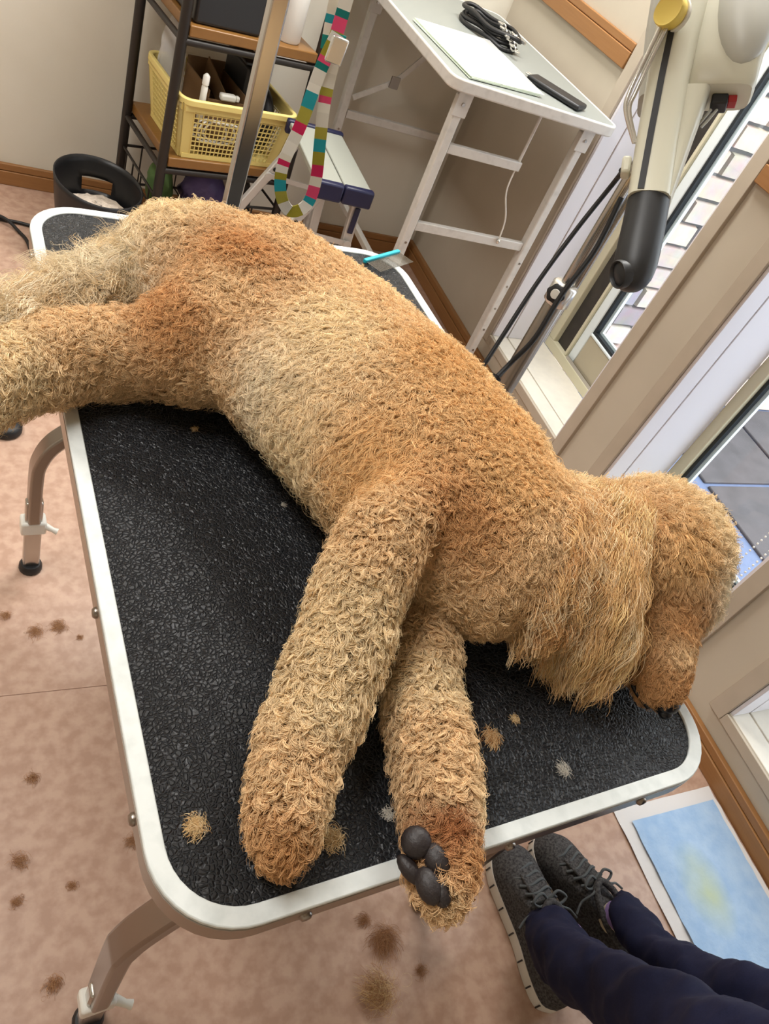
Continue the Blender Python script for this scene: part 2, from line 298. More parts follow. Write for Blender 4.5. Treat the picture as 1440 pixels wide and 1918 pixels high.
def window(n, y0, y1, sliding):
    e = shell('window_%d' % n); c = 0.042; X = XW; B = 0.002
    cs = M['casing']
    for a, b in (((X - 0.012, y0 - c, ZS - 0.032), (X + B, y0, ZT + c)), ((X - 0.012, y1, ZS - 0.032), (X + B, y1 + c, ZT + c)), ((X - 0.012, y0 + 0.0008, ZS - 0.032), (X + B, y1 - 0.0008, ZS - 0.003)), ((X - 0.012, y0 + .0008, ZT), (X + B, y1 - .0008, ZT + c))):
        MB().span(a, b).build('casing_board', cs, e, bevel=0.0015)
    XF = X + 0.212
    # reveals: thin front strip, groove, wide rear board; sill the same
    for xa, xb, dz in ((X - 0.004, X + 0.053, 0.0), (X + 0.058, XF, 0.0)):
        MB().span((xa, y0 + .0005, ZS - 0.011), (xb, y1 - .0005, ZS)).build('sill_board', M['sill'], e, bevel=0.0015)
        MB().span((xa, y1 - 0.01, ZS + .0005), (xb, y1 - 0.0005, ZT)).build('reveal_board', M['white'], e, bevel=0.0012)
        MB().span((xa, y0 + .0005, ZS + .0005), (xb, y0 + 0.01, ZT)).build('reveal_board', M['white'], e, bevel=0.0012)
    MB().span((X + 0.05, y1 - 0.006, ZS), (X + 0.061, y1 - 0.0005, ZT)).span((X + 0.05, y0 + .0005, ZS), (X + 0.061, y0 + 0.006, ZT)).span((X + .05, y0 + .001, ZS - 0.0115), (X + 0.061, y1 - .001, ZS - 0.005)).build('groove_backing', M['casing'], e)
    ya, yb = y0 + 0.0105, y1 - 0.0105; D = XF + 0.055
    fw = 0.034
    for a, b in (((XF, ya, ZS), (D, yb, ZS + fw)), ((XF, yb - fw, ZS + fw), (D, yb, ZT)), ((XF, ya, ZS + fw), (D, ya + fw, ZT)), ((XF, ya, ZT - fw), (D, yb, ZT))):
        MB().span(a, b).build('frame_bar', M['alu'], e, bevel=0.0025)
    def pane(x, ga, gb, gz, gt):
        g = 0.010
        MB().span((x - 0.008, ga, gz), (x + 0.008, gb, gz + g)).span((x - 0.008, ga, gz + g), (x + 0.008, ga + g, gt)).span((x - 0.008, gb - g, gz + g), (x + 0.008, gb, gt)).build('gasket', M['gasket'], e)
        MB().span((x - .003, ga + g, gz + g), (x + 0.003, gb - g, gt)).build('glass_pane', M['glass'], e)
        MB().span((x + 0.009, ga - .002, gz + g), (x + 0.02, ga + g + 0.008, gt)).span((x + 0.009, gb - g - 0.010, gz + g + 0.008), (x + 0.02, gb + .002, gt)).span((x + 0.009, ga, gz), (x + 0.02, gb, gz + g + 0.008)).build('glazing_bead', M['aluwhite'], e)
    if sliding:
        ya2 = ya + fw; yb2 = yb - fw
        MB().span((XF + 0.020, yb2 - 0.070, ZS + fw), (XF + 0.05, yb2 - .0005, ZT - fw)).build('insect_screen', M['screen'], e)
        MB().span((XF + 0.004, yb2 - 0.082, ZS + fw), (XF + 0.03, yb2 - 0.070, ZT - fw)).build('sash_edge', M['alu'], e, bevel=0.002)
        MB().span((XF + 0.012, yb2 - 0.118, ZS + fw), (XF + 0.034, yb2 - 0.0825, ZT - fw)).build('sash_stile', M['aluwhite'], e, bevel=0.003)
        MB().span((XF + 0.012, ya2, ZS + fw + .002), (XF + 0.034, yb2 - 0.119, ZS + 0.150)).build('sash_rail', M['tan'], e, bevel=0.003)
        MB().span((XF + 0.002, ya2, ZS + fw), (XF + 0.006, yb2 - 0.09, ZS + fw + 0.012)).build('sash_track', M['chrome'], e)
        MB().span((XF + 0.010, ya2, ZS + 0.150), (XF + 0.034, yb2 - 0.118, ZS + 0.158)).build('sash_lip', M['aluwhite'], e, bevel=0.002)
        pane(XF + 0.024, ya2, yb2 - 0.118, ZS + 0.158, ZT - fw)
    else:
        MB().span((XF - 0.001, ya + fw + .001, ZS + fw + .001), (XF + 0.004, yb - fw + .0, ZS + fw + 0.006)).build('inner_lip', M['aluwhite'], e)
        pane(XF + 0.024, ya + fw, yb - fw, ZS + fw, ZT - fw)
for i, (a, b) in enumerate(WINS): window(i + 1, a, b, i == 0)

# ------------------------------------------------------------------ outside
g = shell('ground'); GZ = -0.1
MB().span((XW + 0.22, -2, GZ - 0.1), (6, 3.5, GZ)).build('concrete_apron', M['concrete'], g)
for y in (-0.56, -0.08, 0.40, 0.88, 1.36):
    for k, x in enumerate((2.41, 2.93, 3.45)):
        MB().span((x, y, GZ), (x + 0.5, y + 0.46, GZ + 0.012)).build('paving_slab', M['paver'], g, bevel=0.004)
bw = shell('wall_outside', (1.78, 1.84, GZ))
MB().span((0, 0.012, 0), (1.6, 0.14, 2.3)).build('mortar_bed', M['mortar'], bw)
ph, z = 0.081, 0.004; row = 0; bmesh_cache = {}
pal = [(206, 190, 180), (214, 192, 176), (196, 178, 170), (160, 156, 166), (218, 204, 192), (208, 180, 168), (150, 140, 142), (220, 200, 184)]
nb = 0
while z < 1.5:
    x = -0.10 + (0.075 if row % 2 else 0.0) + 0.02 * math.sin(row * 2.3)
    while x < 1.45 and nb < 290:
        L = 0.15 if (row + int(x * 31)) % 3 else 0.11
        x0, x1 = max(x, 0.0), x + L
        if x1 > 0.05:
            m_ = MB(); d = random.uniform(0.0, 0.006)
            P = [(x0 + random.uniform(0, .004), z + random.uniform(0, .003)), ((x0 + x1) / 2, z + random.uniform(0, .004)), (x1 - random.uniform(0, .004), z + random.uniform(0, .003)), (x1 - random.uniform(0, .003), z + ph - 0.008 - random.uniform(0, .003)), ((x0 + x1) / 2, z + ph - 0.008), (x0 + random.uniform(0, .004), z + ph - 0.008 - random.uniform(0, .003))]
            n_ = 6; m_.v = [(p[0], 0.0125, p[1]) for p in P] + [(p[0] + (0.003 if p[0] < (x0 + x1) / 2 - .01 else -0.003 if p[0] > (x0 + x1) / 2 + .01 else 0), -0.004 - d, p[1] + (0.003 if p[1] < z + ph / 2 else -0.003)) for p in P]
            m_.f = [tuple(range(6, 12))] + [(k, (k + 1) % 6, 6 + (k + 1) % 6, 6 + k) for k in range(6)]
            c = np.array(lin(random.choice(pal))); m_.c = [(*(c * random.uniform(0.92, 1.05)), 1)] * len(m_.f)
            m_.build('brick', M['brickm'], bw); nb += 1
        x = x1 + 0.008
    z += ph; row += 1
_nt = M['brickm'].node_tree; _tc = _nt.nodes.new('ShaderNodeTexCoord'); _n = _nt.nodes.new('ShaderNodeTexNoise'); _n.inputs['Scale'].default_value = 22; _n.inputs['Detail'].default_value = 6
_mx = _nt.nodes.new('ShaderNodeMix'); _mx.data_type = 'RGBA'; _mx.blend_type = 'MULTIPLY'; _mx.inputs[0].default_value = 0.45
_at = [x for x in _nt.nodes if x.type == 'ATTRIBUTE'][0]; _nt.links.new(_tc.outputs['Object'], _n.inputs['Vector']); _nt.links.new(_at.outputs['Color'], _mx.inputs[6]); _nt.links.new(_n.outputs['Color'], _mx.inputs[7])
_gm = _nt.nodes.new('ShaderNodeGamma'); _gm.inputs[1].default_value = 0.8; _nt.links.new(_mx.outputs[2], _gm.inputs[0]); _nt.links.new(_gm.outputs[0], _nt.nodes['Principled BSDF'].inputs['Base Color'])
_b = _nt.nodes.new('ShaderNodeBump'); _b.inputs['Strength'].default_value = 0.5; _b.inputs['Distance'].default_value = 0.004; _nt.links.new(_n.outputs['Fac'], _b.inputs['Height']); _nt.links.new(_b.outputs[0], _nt.nodes['Principled BSDF'].inputs['Normal'])

# ------------------------------------------------------------------ grooming table (local frame: x across, y away)
TZ = 0.72; TA = math.radians(3.252)
table = thing('grooming_table', 'black leather topped grooming table with white rim and bent steel legs', 'table', (0.1077, 0.1143, 0), TA)
TW, TL = 0.603, 0.982
MB().prism(rrect(0.006, 0.006, TW - 0.006, TL - 0.006, 0.066), TZ - 0.024, TZ - 0.0045).build('table_board', M['black'], table)
MB().prism(rrect(0.0155, 0.0155, TW - 0.0155, TL - 0.0155, 0.058), TZ - 0.0045, TZ - 0.0005).build('leather_top', M['leather'], table)
ringprism(MB(), rrect(0.0005, 0.0005, TW - .0005, TL - .0005, 0.072, 10), rrect(0.0155, 0.0155, TW - 0.0155, TL - 0.0155, 0.057, 10), TZ - 0.004, TZ + 0.0015).build('rim', M['rim'], table, smooth=True, bevel=0.0012)
ringprism(MB(), rrect(0.0, 0.0, TW, TL, 0.072, 10), rrect(0.006, 0.006, TW - 0.006, TL - 0.006, 0.066, 10), TZ - 0.026, TZ - 0.004).build('edge_band', M['steelband'], table, smooth=True)
def bolt(p, n_):
    n_ = Vector(n_); q = n_.to_track_quat('Z', 'Y').to_matrix().to_4x4(); q.translation = Vector(p)
    MB().lathe([(0.0005, 0.0035), (0.004, 0.003), (0.0055, 0.001), (0.0055, -0.001)][::-1], 10, q).build('bolt', M['chrome2'], table, smooth=True)
for y in (0.104, 0.297, 0.68, 0.87): bolt((-0.0005, y, TZ - 0.016), (-1, 0, 0)); bolt((TW + .0005, y, TZ - 0.016), (1, 0, 0))
for x in (0.111, 0.313, 0.484): bolt((x, -0.0005, TZ - 0.016), (0, -1, 0)); bolt((x, TL + .0005, TZ - 0.016), (0, 1, 0))
def table_leg(x, y, sx, prof):
    # bent flat tube: drops from the hinge under the board, bows outward and runs down to the floor
    path = [(x - sx * dx, y, z) for dx, z in bez2(prof)]
    lg = MB().recttube(path, 0.022, 0.036, up=(0, 1, 0)).build('leg', M['chrome2'], table, bevel=0.004)
    MB().span((x - 0.015, y - 0.009, 0.014), (x + 0.015, y + 0.009, 0.20)).build('inner_tube', M['chrome'], lg, bevel=0.003)
    MB().span((x - 0.022, y - 0.015, 0.118), (x + 0.022, y + 0.015, 0.150)).build('clamp', M['whiteplastic'], lg, bevel=0.004)
    m_ = MB(); m_.tube([(x + 0.020, y - 0.008, 0.136), (x + 0.032, y - 0.016, 0.134), (x + 0.040, y - 0.020, 0.132)], [0.007, 0.005, 0.0065], 8); m_.build('thumb_screw', M['whiteplastic'], lg, smooth=True)
    MB().lathe([(0.020, 0.0005), (0.0215, 0.003), (0.021, 0.012), (0.018, 0.018), (0.004, 0.0185)], 16, Matrix.Translation((x, y, 0))).build('foot_cap', M['black'], lg, smooth=True)
    for k in range(4):
        z = 0.165 + 0.028 * k
        MB().lathe([(0.0042, -0.0006), (0.0042, 0.0006)], 8, Matrix.Translation((x, y - 0.0112, z)) @ Matrix.Rotation(math.pi / 2, 4, 'X')).build('painted_adjusting_hole', M['dark'], lg)  # near-black disc on the tube, painted as shade in a hole
def bez2(P): return [(v.x, v.y) for v in bez([(p[0], p[1], 0) for p in P], 5)]
for x, sx in ((0.024, -1), (TW - 0.024, 1)):
    table_leg(x, 0.086, -sx if False else sx, ((0, 0.15), (0, 0.34), (0.004, 0.385), (0.020, 0.435), (0.06, 0.505), (0.13, 0.60), (0.20, 0.685)))
    table_leg(x, TL - 0.100, sx, ((0, 0.15), (0, 0.265), (0.005, 0.305), (0.022, 0.342), (0.06, 0.385), (0.13, 0.49), (0.20, 0.685)))
MB().span((0.15, 0.06, TZ - 0.050), (TW - 0.15, 0.115, TZ - 0.0245)).build('hinge_bracket', M['chrome2'], table)
MB().span((0.15, TL - 0.13, TZ - 0.050), (TW - 0.15, TL - 0.075, TZ - 0.0245)).build('hinge_bracket', M['chrome2'], table)

# ------------------------------------------------------------------ dog
T = TZ
def loft(mb, st, n=20):
    R = []
    for c, w_, a, b in st:
        c = np.array(c); w_ = np.array([w_[0], w_[1], 0.0]); w_ /= np.linalg.norm(w_); u = np.array([0, 0, 1.0])
        R.append([tuple(c + w_ * a * math.cos(2 * math.pi * k / n) + u * b * math.sin(2 * math.pi * k / n)) for k in range(n)])
    mb.rings(R)
body = MB()
torso = [((.158, .850, .80), (.2, .98), .035, .04), ((.177, .838, .802), (.25, .97), .058, .066), ((.234, .812, .812), (.5, .86), .088, .080), ((.296, .759, .818), (.787, .616), .134, .086), ((.3475, .7038, .814), (.864, .503), .148, .083),
         ((.3726, .6272, .820), (.924, .383), .136, .090), ((.3973, .5643, .824), (.942, .335), .136, .094), ((.4203, .489, .824), (.947, .32), .13, .094), ((.4467, .43, .822), (.88, .47), .126, .092),
         ((.478, .388, .818), (.55, .83), .106, .087), ((.520, .374, .812), (.2, .98), .082, .08), ((.575, .392, .808), (0, 1), .062, .068), ((.63, .390, .805), (0, 1), .06, .06)]
loft(body, torso)
fore = [((.43, .47, .84), (.75, -.66), .05, .05), ((.37, .415, .852), (.79, -.61), .044, .05), ((.3151, .371, .845), (.81, -.59), .034, .046), ((.2821, .3263, .825), (.86, -.51), .031, .040), ((.2708, .297, .805), (.876, -.48), .032, .036), ((.2511, .2694, .788), (.84, -.54), .033, .034), ((.2416, .2513, .776), (.828, -.56), .032, .032),
        ((.2207, .2244, .766), (.86, -.51), .028, .031), ((.21, .1981, .76), (.93, -.367), .027, .030), ((.2005, .1734, .756), (.946, -.324), .024, .027), ((.1964, .1580, .751), (.963, -.27), .017, .021), ((.195, .148, .748), (.963, -.27), .008, .011)]
loft(body, fore)
fore2 = [((.46, .42, .78), (.8, -.6), .04, .045), ((.41, .37, .765), (.87, -.5), .034, .034), ((.3788, .3239, .76), (.919, -.393), .027, .028), ((.3547, .2666, .758), (.95, -.31), .028, .028), ((.3464, .2249, .759), (.98, -.2), .030, .029), ((.3375, .1844, .76), (.965, -.262), .029, .029),
         ((.3244, .1456, .762), (.943, -.333), .025, .028), ((.3123, .1142, .763), (.943, -.33), .021, .025), ((.3057, .0960, .763), (.955, -.295), .015, .019), ((.3035, .087, .763), (.955, -.295), .007, .010)]
loft(body, fore2)
def chain(mb, pts):
    """overlapping ellipsoids along a path give the remesher a smooth limb"""
    for (a, ra), (b, rb) in zip(pts[:-1], pts[1:]):
        a, b = np.array(a), np.array(b); k = max(2, int(np.linalg.norm(b - a) / (0.35 * min(ra, rb))))
        for i in range(k): t = i / k; mb.ell(tuple(a + (b - a) * t), (ra + (rb - ra) * t,) * 3, n=14, m=8)
    mb.ell(pts[-1][0], (pts[-1][1],) * 3, n=14, m=8)
# hind leg on top: hip, thigh, stifle, hock; the lower hind leg beneath
chain(body, [((.312, .79, .828), .076), ((.262, .740, .828), .077), ((.225, .702, .818), .060), ((.180, .690, .80), .046)])
chain(body, [((.255, .685, .79), .046), ((.205, .682, .79), .044), ((.135, .702, .783), .036), ((.074, .702, .776), .033), ((.022, .664, .773), .032), ((-.018, .624, .770), .030), ((-.05, .584, .762), .026)])
chain(body, [((.30, .76, .77), .045), ((.20, .71, .762), .034), ((.10, .692, .757), .028), ((.03, .655, .756), .025), ((-.02, .61, .754), .023)])
# head: skull, cheek, muzzle
chain(body, [((.640, .378, .806), .066), ((.690, .368, .803), .068)])
body.ell((.690, .378, .806), (.078, .078, .074)); body.ell((.685, .33, .79), (.058, .05, .058))
chain(body, [((.660, .300, .775), .044), ((.648, .264, .766), .036), ((.644, .243, .757), .028)])
# tail core
chain(body, [((.19, .845, .81), .030), ((.13, .805, .80), .022), ((.07, .765, .79), .018), ((.0, .715, .785), .012)])
me = bpy.data.meshes.new('dog_raw'); me.from_pydata(body.v, [], body.f)
tmp = bpy.data.objects.new('dog_raw', me); COL.objects.link(tmp)
rm = tmp.modifiers.new('remesh', 'REMESH'); rm.mode = 'VOXEL'; rm.voxel_size = 0.0055
sm = tmp.modifiers.new('smooth', 'SMOOTH'); sm.factor = 0.5; sm.iterations = 9
dg = bpy.context.evaluated_depsgraph_get(); dg.update()
dme = bpy.data.meshes.new_from_object(tmp.evaluated_get(dg)); bpy.data.objects.remove(tmp); bpy.data.meshes.remove(me)
dme.name = 'dog'; nv = len(dme.vertices); V = np.empty(nv * 3, np.float32); dme.vertices.foreach_get('co', V); V = V.reshape(-1, 3).astype(float)
V[:, 2] = np.where((V[:, 2] < T + 0.002) & (V[:, 0] > 0.09) & (V[:, 1] > 0.13), T + 0.002, V[:, 2])
DL = np.array((.40, .55, T))
dme.vertices.foreach_set('co', (V - DL).astype(np.float32).ravel()); dme.update()
dme.polygons.foreach_set('use_smooth', [True] * len(dme.polygons)); dme.materials.clear(); dme.materials.append(M['skinfur'])
dog = bpy.data.objects.new('dog', dme); COL.objects.link(dog); dog.location = DL
tag(dog, 'large apricot curly-coated dog lying on its side on the black table', 'dog')
# ---- coat. control points: position, length, lift, curl radius, turns, clumping, sRGB colour, comb direction
def cp(p, L, lift, R, turns, cl, col, comb): return (p, L, lift, R, turns, cl, col, comb)
APR, LITE, BRN, CRM, RUST, GOLD = (238, 204, 158), (245, 220, 178), (212, 162, 110), (247, 232, 204), (164, 106, 66), (232, 190, 134)
CP = [
    # back ridge: sheared plush, paler colour puts window light into the coat
    cp((.30, .88, .84), 0.0090, 0.75, 0.0009, 0.6, 0.40, LITE, (.5, -.8, 0)), cp((.42, .80, .84), 0.0090, 0.75, 0.0009, 0.6, 0.40, LITE, (.6, -.6, 0)), cp((.48, .72, .84), 0.0090, 0.75, 0.0009, 0.6, 0.40, LITE, (.5, -.8, 0)),
    cp((.51, .63, .84), 0.0090, 0.70, 0.0012, 0.6, 0.40, LITE, (.3, -.9, 0)), cp((.53, .54, .84), 0.0098, 0.70, 0.0012, 0.6, 0.40, LITE, (.2, -.9, 0)), cp((.55, .46, .84), 0.0107, 0.70, 0.0014, 0.7, 0.40, LITE, (.2, -.9, 0)),
    # flank and ribs: soft curls
    cp((.36, .77, .91), 0.0115, 0.55, 0.0020, 1.0, 0.56, APR, (-.5, -.5, 0)), cp((.41, .66, .915), 0.0115, 0.50, 0.0023, 1.0, 0.56, APR, (-.7, -.3, 0)), cp((.43, .56, .915), 0.0123, 0.50, 0.0023, 1.0, 0.56, GOLD, (-.8, -.3, 0)), cp((.46, .47, .915), 0.0123, 0.50, 0.0023, 1.1, 0.60, GOLD, (-.5, -.6, 0)),
    cp((.33, .62, .89), 0.0148, 0.35, 0.0022, 1.0, 0.64, LITE, (-.9, -.25, -.2)), cp((.28, .60, .82), 0.0180, 0.30, 0.0027, 1.0, 0.68, CRM, (-.9, -.3, -.3)), cp((.30, .52, .82), 0.0172, 0.30, 0.0023, 1.0, 0.68, LITE, (-.9, -.4, -.3)), cp((.32, .44, .87), 0.0148, 0.20, 0.0016, 0.6, 0.56, GOLD, (-.8, -.5, -.2)),
    # shoulder and chest
    cp((.44, .40, .91), 0.0131, 0.50, 0.0025, 1.2, 0.64, GOLD, (-.3, -.8, 0)), cp((.38, .37, .89), 0.0131, 0.45, 0.0027, 1.3, 0.64, BRN, (-.5, -.8, 0)), cp((.48, .34, .87), 0.0107, 0.50, 0.0014, 0.7, 0.48, APR, (-.2, -.9, -.3)), cp((.46, .29, .80), 0.0098, 0.50, 0.0009, 0.6, 0.40, APR, (-.3, -.7, -.5)), cp((.52, .33, .86), 0.0164, 0.40, 0.0016, 0.7, 0.56, GOLD, (.2, -.9, -.2)),
    # thigh and hind leg
    cp((.30, .80, .905), 0.0107, 0.55, 0.0020, 1.1, 0.56, APR, (-.6, -.5, 0)), cp((.25, .74, .905), 0.0115, 0.50, 0.0023, 1.3, 0.60, BRN, (-.6, -.6, 0)), cp((.23, .69, .88), 0.0115, 0.45, 0.0027, 1.4, 0.64, APR, (-.6, -.7, 0)), cp((.18, .68, .85), 0.0148, 0.40, 0.0031, 1.3, 0.68, BRN, (-.8, -.5, -.2)),
    cp((.22, .62, .80), 0.0148, 0.40, 0.0033, 1.4, 0.68, APR, (-.6, -.7, -.4)), cp((.10, .68, .82), 0.0131, 0.40, 0.0035, 1.4, 0.68, APR, (-.9, -.3, -.2)), cp((.02, .64, .81), 0.0131, 0.40, 0.0035, 1.4, 0.68, LITE, (-.7, -.6, -.2)), cp((-.03, .59, .80), 0.0131, 0.40, 0.0031, 1.3, 0.68, LITE, (-.7, -.6, -.2)),
    # upper foreleg
    cp((.31, .36, .885), .016, .45, .0040, 1.4, .85, APR, (-.6, -.8, 0)), cp((.27, .30, .84), .016, .45, .0042, 1.5, .88, LITE, (-.5, -.8, 0)), cp((.245, .25, .81), .016, .5, .0042, 1.5, .88, LITE, (-.5, -.8, 0)), cp((.21, .20, .79), .014, .5, .0035, 1.3, .85, APR, (-.4, -.9, 0)), cp((.197, .155, .77), .013, .45, .0035, 1.2, .85, BRN, (-.3, -.9, -.2)), cp((.235, .175, .76), .012, .5, .0028, 1.2, .8, LITE, (.3, -.8, 0)),
    # lower foreleg
    cp((.385, .32, .79), .016, .45, .004, 1.5, .88, APR, (-.4, -.9, 0)), cp((.355, .26, .79), .016, .45, .0045, 1.5, .88, LITE, (-.2, -.9, 0)), cp((.345, .215, .79), .016, .45, .0045, 1.5, .88, APR, (-.2, -.9, 0)), cp((.332, .175, .792), .015, .45, .0042, 1.4, .88, APR, (-.3, -.9, 0)), cp((.318, .140, .79), .012, .4, .003, 1.3, .85, RUST, (.2, -.9, 0)), cp((.330, .115, .78), .013, .45, .0036, 1.4, .85, BRN, (0, -.9, -.2)), cp((.302, .088, .77), .013, .45, .003, 1.2, .8, APR, (-.2, -.9, -.3)), cp((.355, .15, .775), .014, .5, .0035, 1.3, .85, LITE, (.6, -.6, 0)),
    # head
    cp((.64, .42, .86), .018, .7, .0022, .6, .12, APR, (.5, -.3, .2)), cp((.69, .44, .84), .020, .75, .0022, .6, .12, LITE, (.3, .5, .3)), cp((.72, .37, .87), .020, .75, .0022, .6, .12, LITE, (.4, -.2, .3)), cp((.76, .37, .82), .020, .75, .0022, .6, .12, CRM, (.8, 0, .2)), cp((.735, .31, .82), .018, .7, .0022, .6, .12, CRM, (.5, -.6, 0)), cp((.66, .34, .87), .024, .5, .0015, .5, .5, GOLD, (-.1, -.9, 0)), cp((.60, .39, .86), .022, .55, .0015, .5, .5, BRN, (-.2, -.8, 0)), cp((.56, .43, .86), .016, .6, .0018, .6, .5, LITE, (.3, -.8, 0)),
    cp((.66, .28, .81), .015, .5, .0016, .7, .6, BRN, (-.1, -.9, -.2)), cp((.655, .25, .80), .009, .5, .0016, .7, .6, APR, (0, -.9, -.2)), cp((.66, .23, .78), .009, .5, .0014, .7, .6, BRN, (.4, -.8, -.2)), cp((.625, .24, .77), .009, .4, .0012, .6, .6, BRN, (-.3, -.8, -.5)),
    # rump / tail root
    cp((.20, .86, .87), .018, .6, .0025, .6, .2, LITE, (-.8, .2, .2)), cp((.12, .81, .82), .024, .55, .003, .7, .2, CRM, (-.9, .1, .1)),
]
cpp = np.array([c[0] for c in CP]); cpar = np.array([[*c[1:6], *lin(c[6])] for c in CP]); ccomb = np.array([c[7] for c in CP], float)
def params(P):
    out = np.zeros((len(P), 8)); cm = np.zeros((len(P), 3))
    for i in range(0, len(P), 4000):
        q = P[i:i + 4000]; d = np.linalg.norm(q[:, None] - cpp[None], axis=2); ww = 1 / (d + 0.008) ** 4; ww /= ww.sum(1, keepdims=True)
        out[i:i + 4000] = ww @ cpar; cm[i:i + 4000] = ww @ ccomb
    return out, cm
def unit(a): return a / np.maximum(np.linalg.norm(a, axis=-1, keepdims=True), 1e-9)
dme.calc_loop_triangles(); nt_ = len(dme.loop_triangles); TR = np.empty(nt_ * 3, np.int32); dme.loop_triangles.foreach_get('vertices', TR); TR = TR.reshape(-1, 3)
NV = np.empty(nv * 3, np.float32); dme.vertices.foreach_get('normal', NV); NV = NV.reshape(-1, 3).astype(float)
A3, B3, C3 = V[TR[:, 0]], V[TR[:, 1]], V[TR[:, 2]]; area_t = np.linalg.norm(np.cross(B3 - A3, C3 - A3), axis=1) / 2
def sample(n, wt=None):
    pw = area_t if wt is None else area_t * wt; ti = rng.choice(nt_, n, p=pw / pw.sum()); u = np.sqrt(rng.random(n))[:, None]; v_ = rng.random(n)[:, None]
    P = A3[ti] * (1 - u) + B3[ti] * (u * (1 - v_)) + C3[ti] * (u * v_)
    Nn = NV[TR[ti, 0]] * (1 - u) + NV[TR[ti, 1]] * (u * (1 - v_)) + NV[TR[ti, 2]] * (u * v_); return P, unit(Nn)
zc = (A3 + B3 + C3)[:, 2] / 3; nz = NV[TR[:, 0], 2]
wt = np.where((nz < -0.5) & (zc < T + 0.012), 0.0, 1.0) * np.where(nz < -0.2, 0.45, 1.0)
def curls(nc, per, K, spacing, wt, gain=1.0):
    P, Nn = sample(nc, wt); pr, cm = params(P)
    t = cm + 0.55 * rng.normal(size=cm.shape); t = unit(t - Nn * (t * Nn).sum(1, keepdims=True)); bn = np.cross(Nn, t)
    L = pr[:, 0] * rng.uniform(.75, 1.25, nc) * gain; lift = np.clip(pr[:, 1] + rng.normal(0, .1, nc), .1, .95); R = pr[:, 2] * rng.uniform(.6, 1.4, nc); tu = pr[:, 3] * rng.uniform(.7, 1.3, nc); cl = pr[:, 4]
    hand = np.where(rng.random(nc) < .5, -1, 1); ph_ = rng.uniform(0, 2 * np.pi, nc)
    s = np.linspace(0, 1, K)[None, :]
    hN = (lift[:, None] * np.sin(s * 1.9) / .95) * L[:, None]; hT = ((1 - lift)[:, None] * (1 - np.cos(s * 1.9)) * 1.1 + .15 * s) * L[:, None]
    env = R[:, None] * np.minimum(s * 2.5, 1)
    per_ = rng.normal(0, .28, (nc, per, 1)); ang = (ph_[:, None] + hand[:, None] * 2 * np.pi * tu[:, None] * s)[:, None, :] + per_
    ca, sa = np.cos(ang)[..., None], np.sin(ang)[..., None]
    ax = hN[..., None] * Nn[:, None] + hT[..., None] * t[:, None]
    hx = env[:, None, :, None] * (ca * bn[:, None, None] + sa * (t * .75 + Nn * .65)[:, None, None])
    rr = np.sqrt(rng.random((nc, per))) * spacing; th = rng.uniform(0, 2 * np.pi, (nc, per))
    off = (rr * np.cos(th))[..., None] * t[:, None] + (rr * np.sin(th))[..., None] * bn[:, None]
    conv = 1 - cl[:, None, None] * np.sin(s[0] * 1.7)[None, None] * .72
    fz_ = (.0016 * (1 - cl)[:, None, None, None] + .0004) * rng.normal(0, 1, (nc, per, 1, 3)) * s[0][None, None, :, None]
    S = (P[:, None] + ax)[:, None] + hx + off[:, :, None] * conv[..., None] + fz_
    lenj = rng.uniform(.75, 1.0, (nc, per, 1, 1)); S = S[:, :, :1] + (S - S[:, :, :1]) * lenj
    col = np.repeat(pr[:, 5:8] * rng.uniform(.80, 1.14, (nc, 1)), per, 0) * rng.uniform(.88, 1.12, (nc * per, 1))
    return S.reshape(nc * per, K, 3), col
def keep_above(S):
    on = (S[..., 0] > 0.11) & (S[..., 1] > 0.13); S[..., 2] = np.where(on & (S[..., 2] < T + 0.0015), T + 0.0015, S[..., 2]); return S
S1, c1 = curls(72000, 9, 8, .0026, wt)
S1 = keep_above(S1)
coat = hair('curly_coat', S1, np.linspace(.00030, .00015, 8), c1, M['hair'], dog, DL); coat['kind'] = 'stuff'
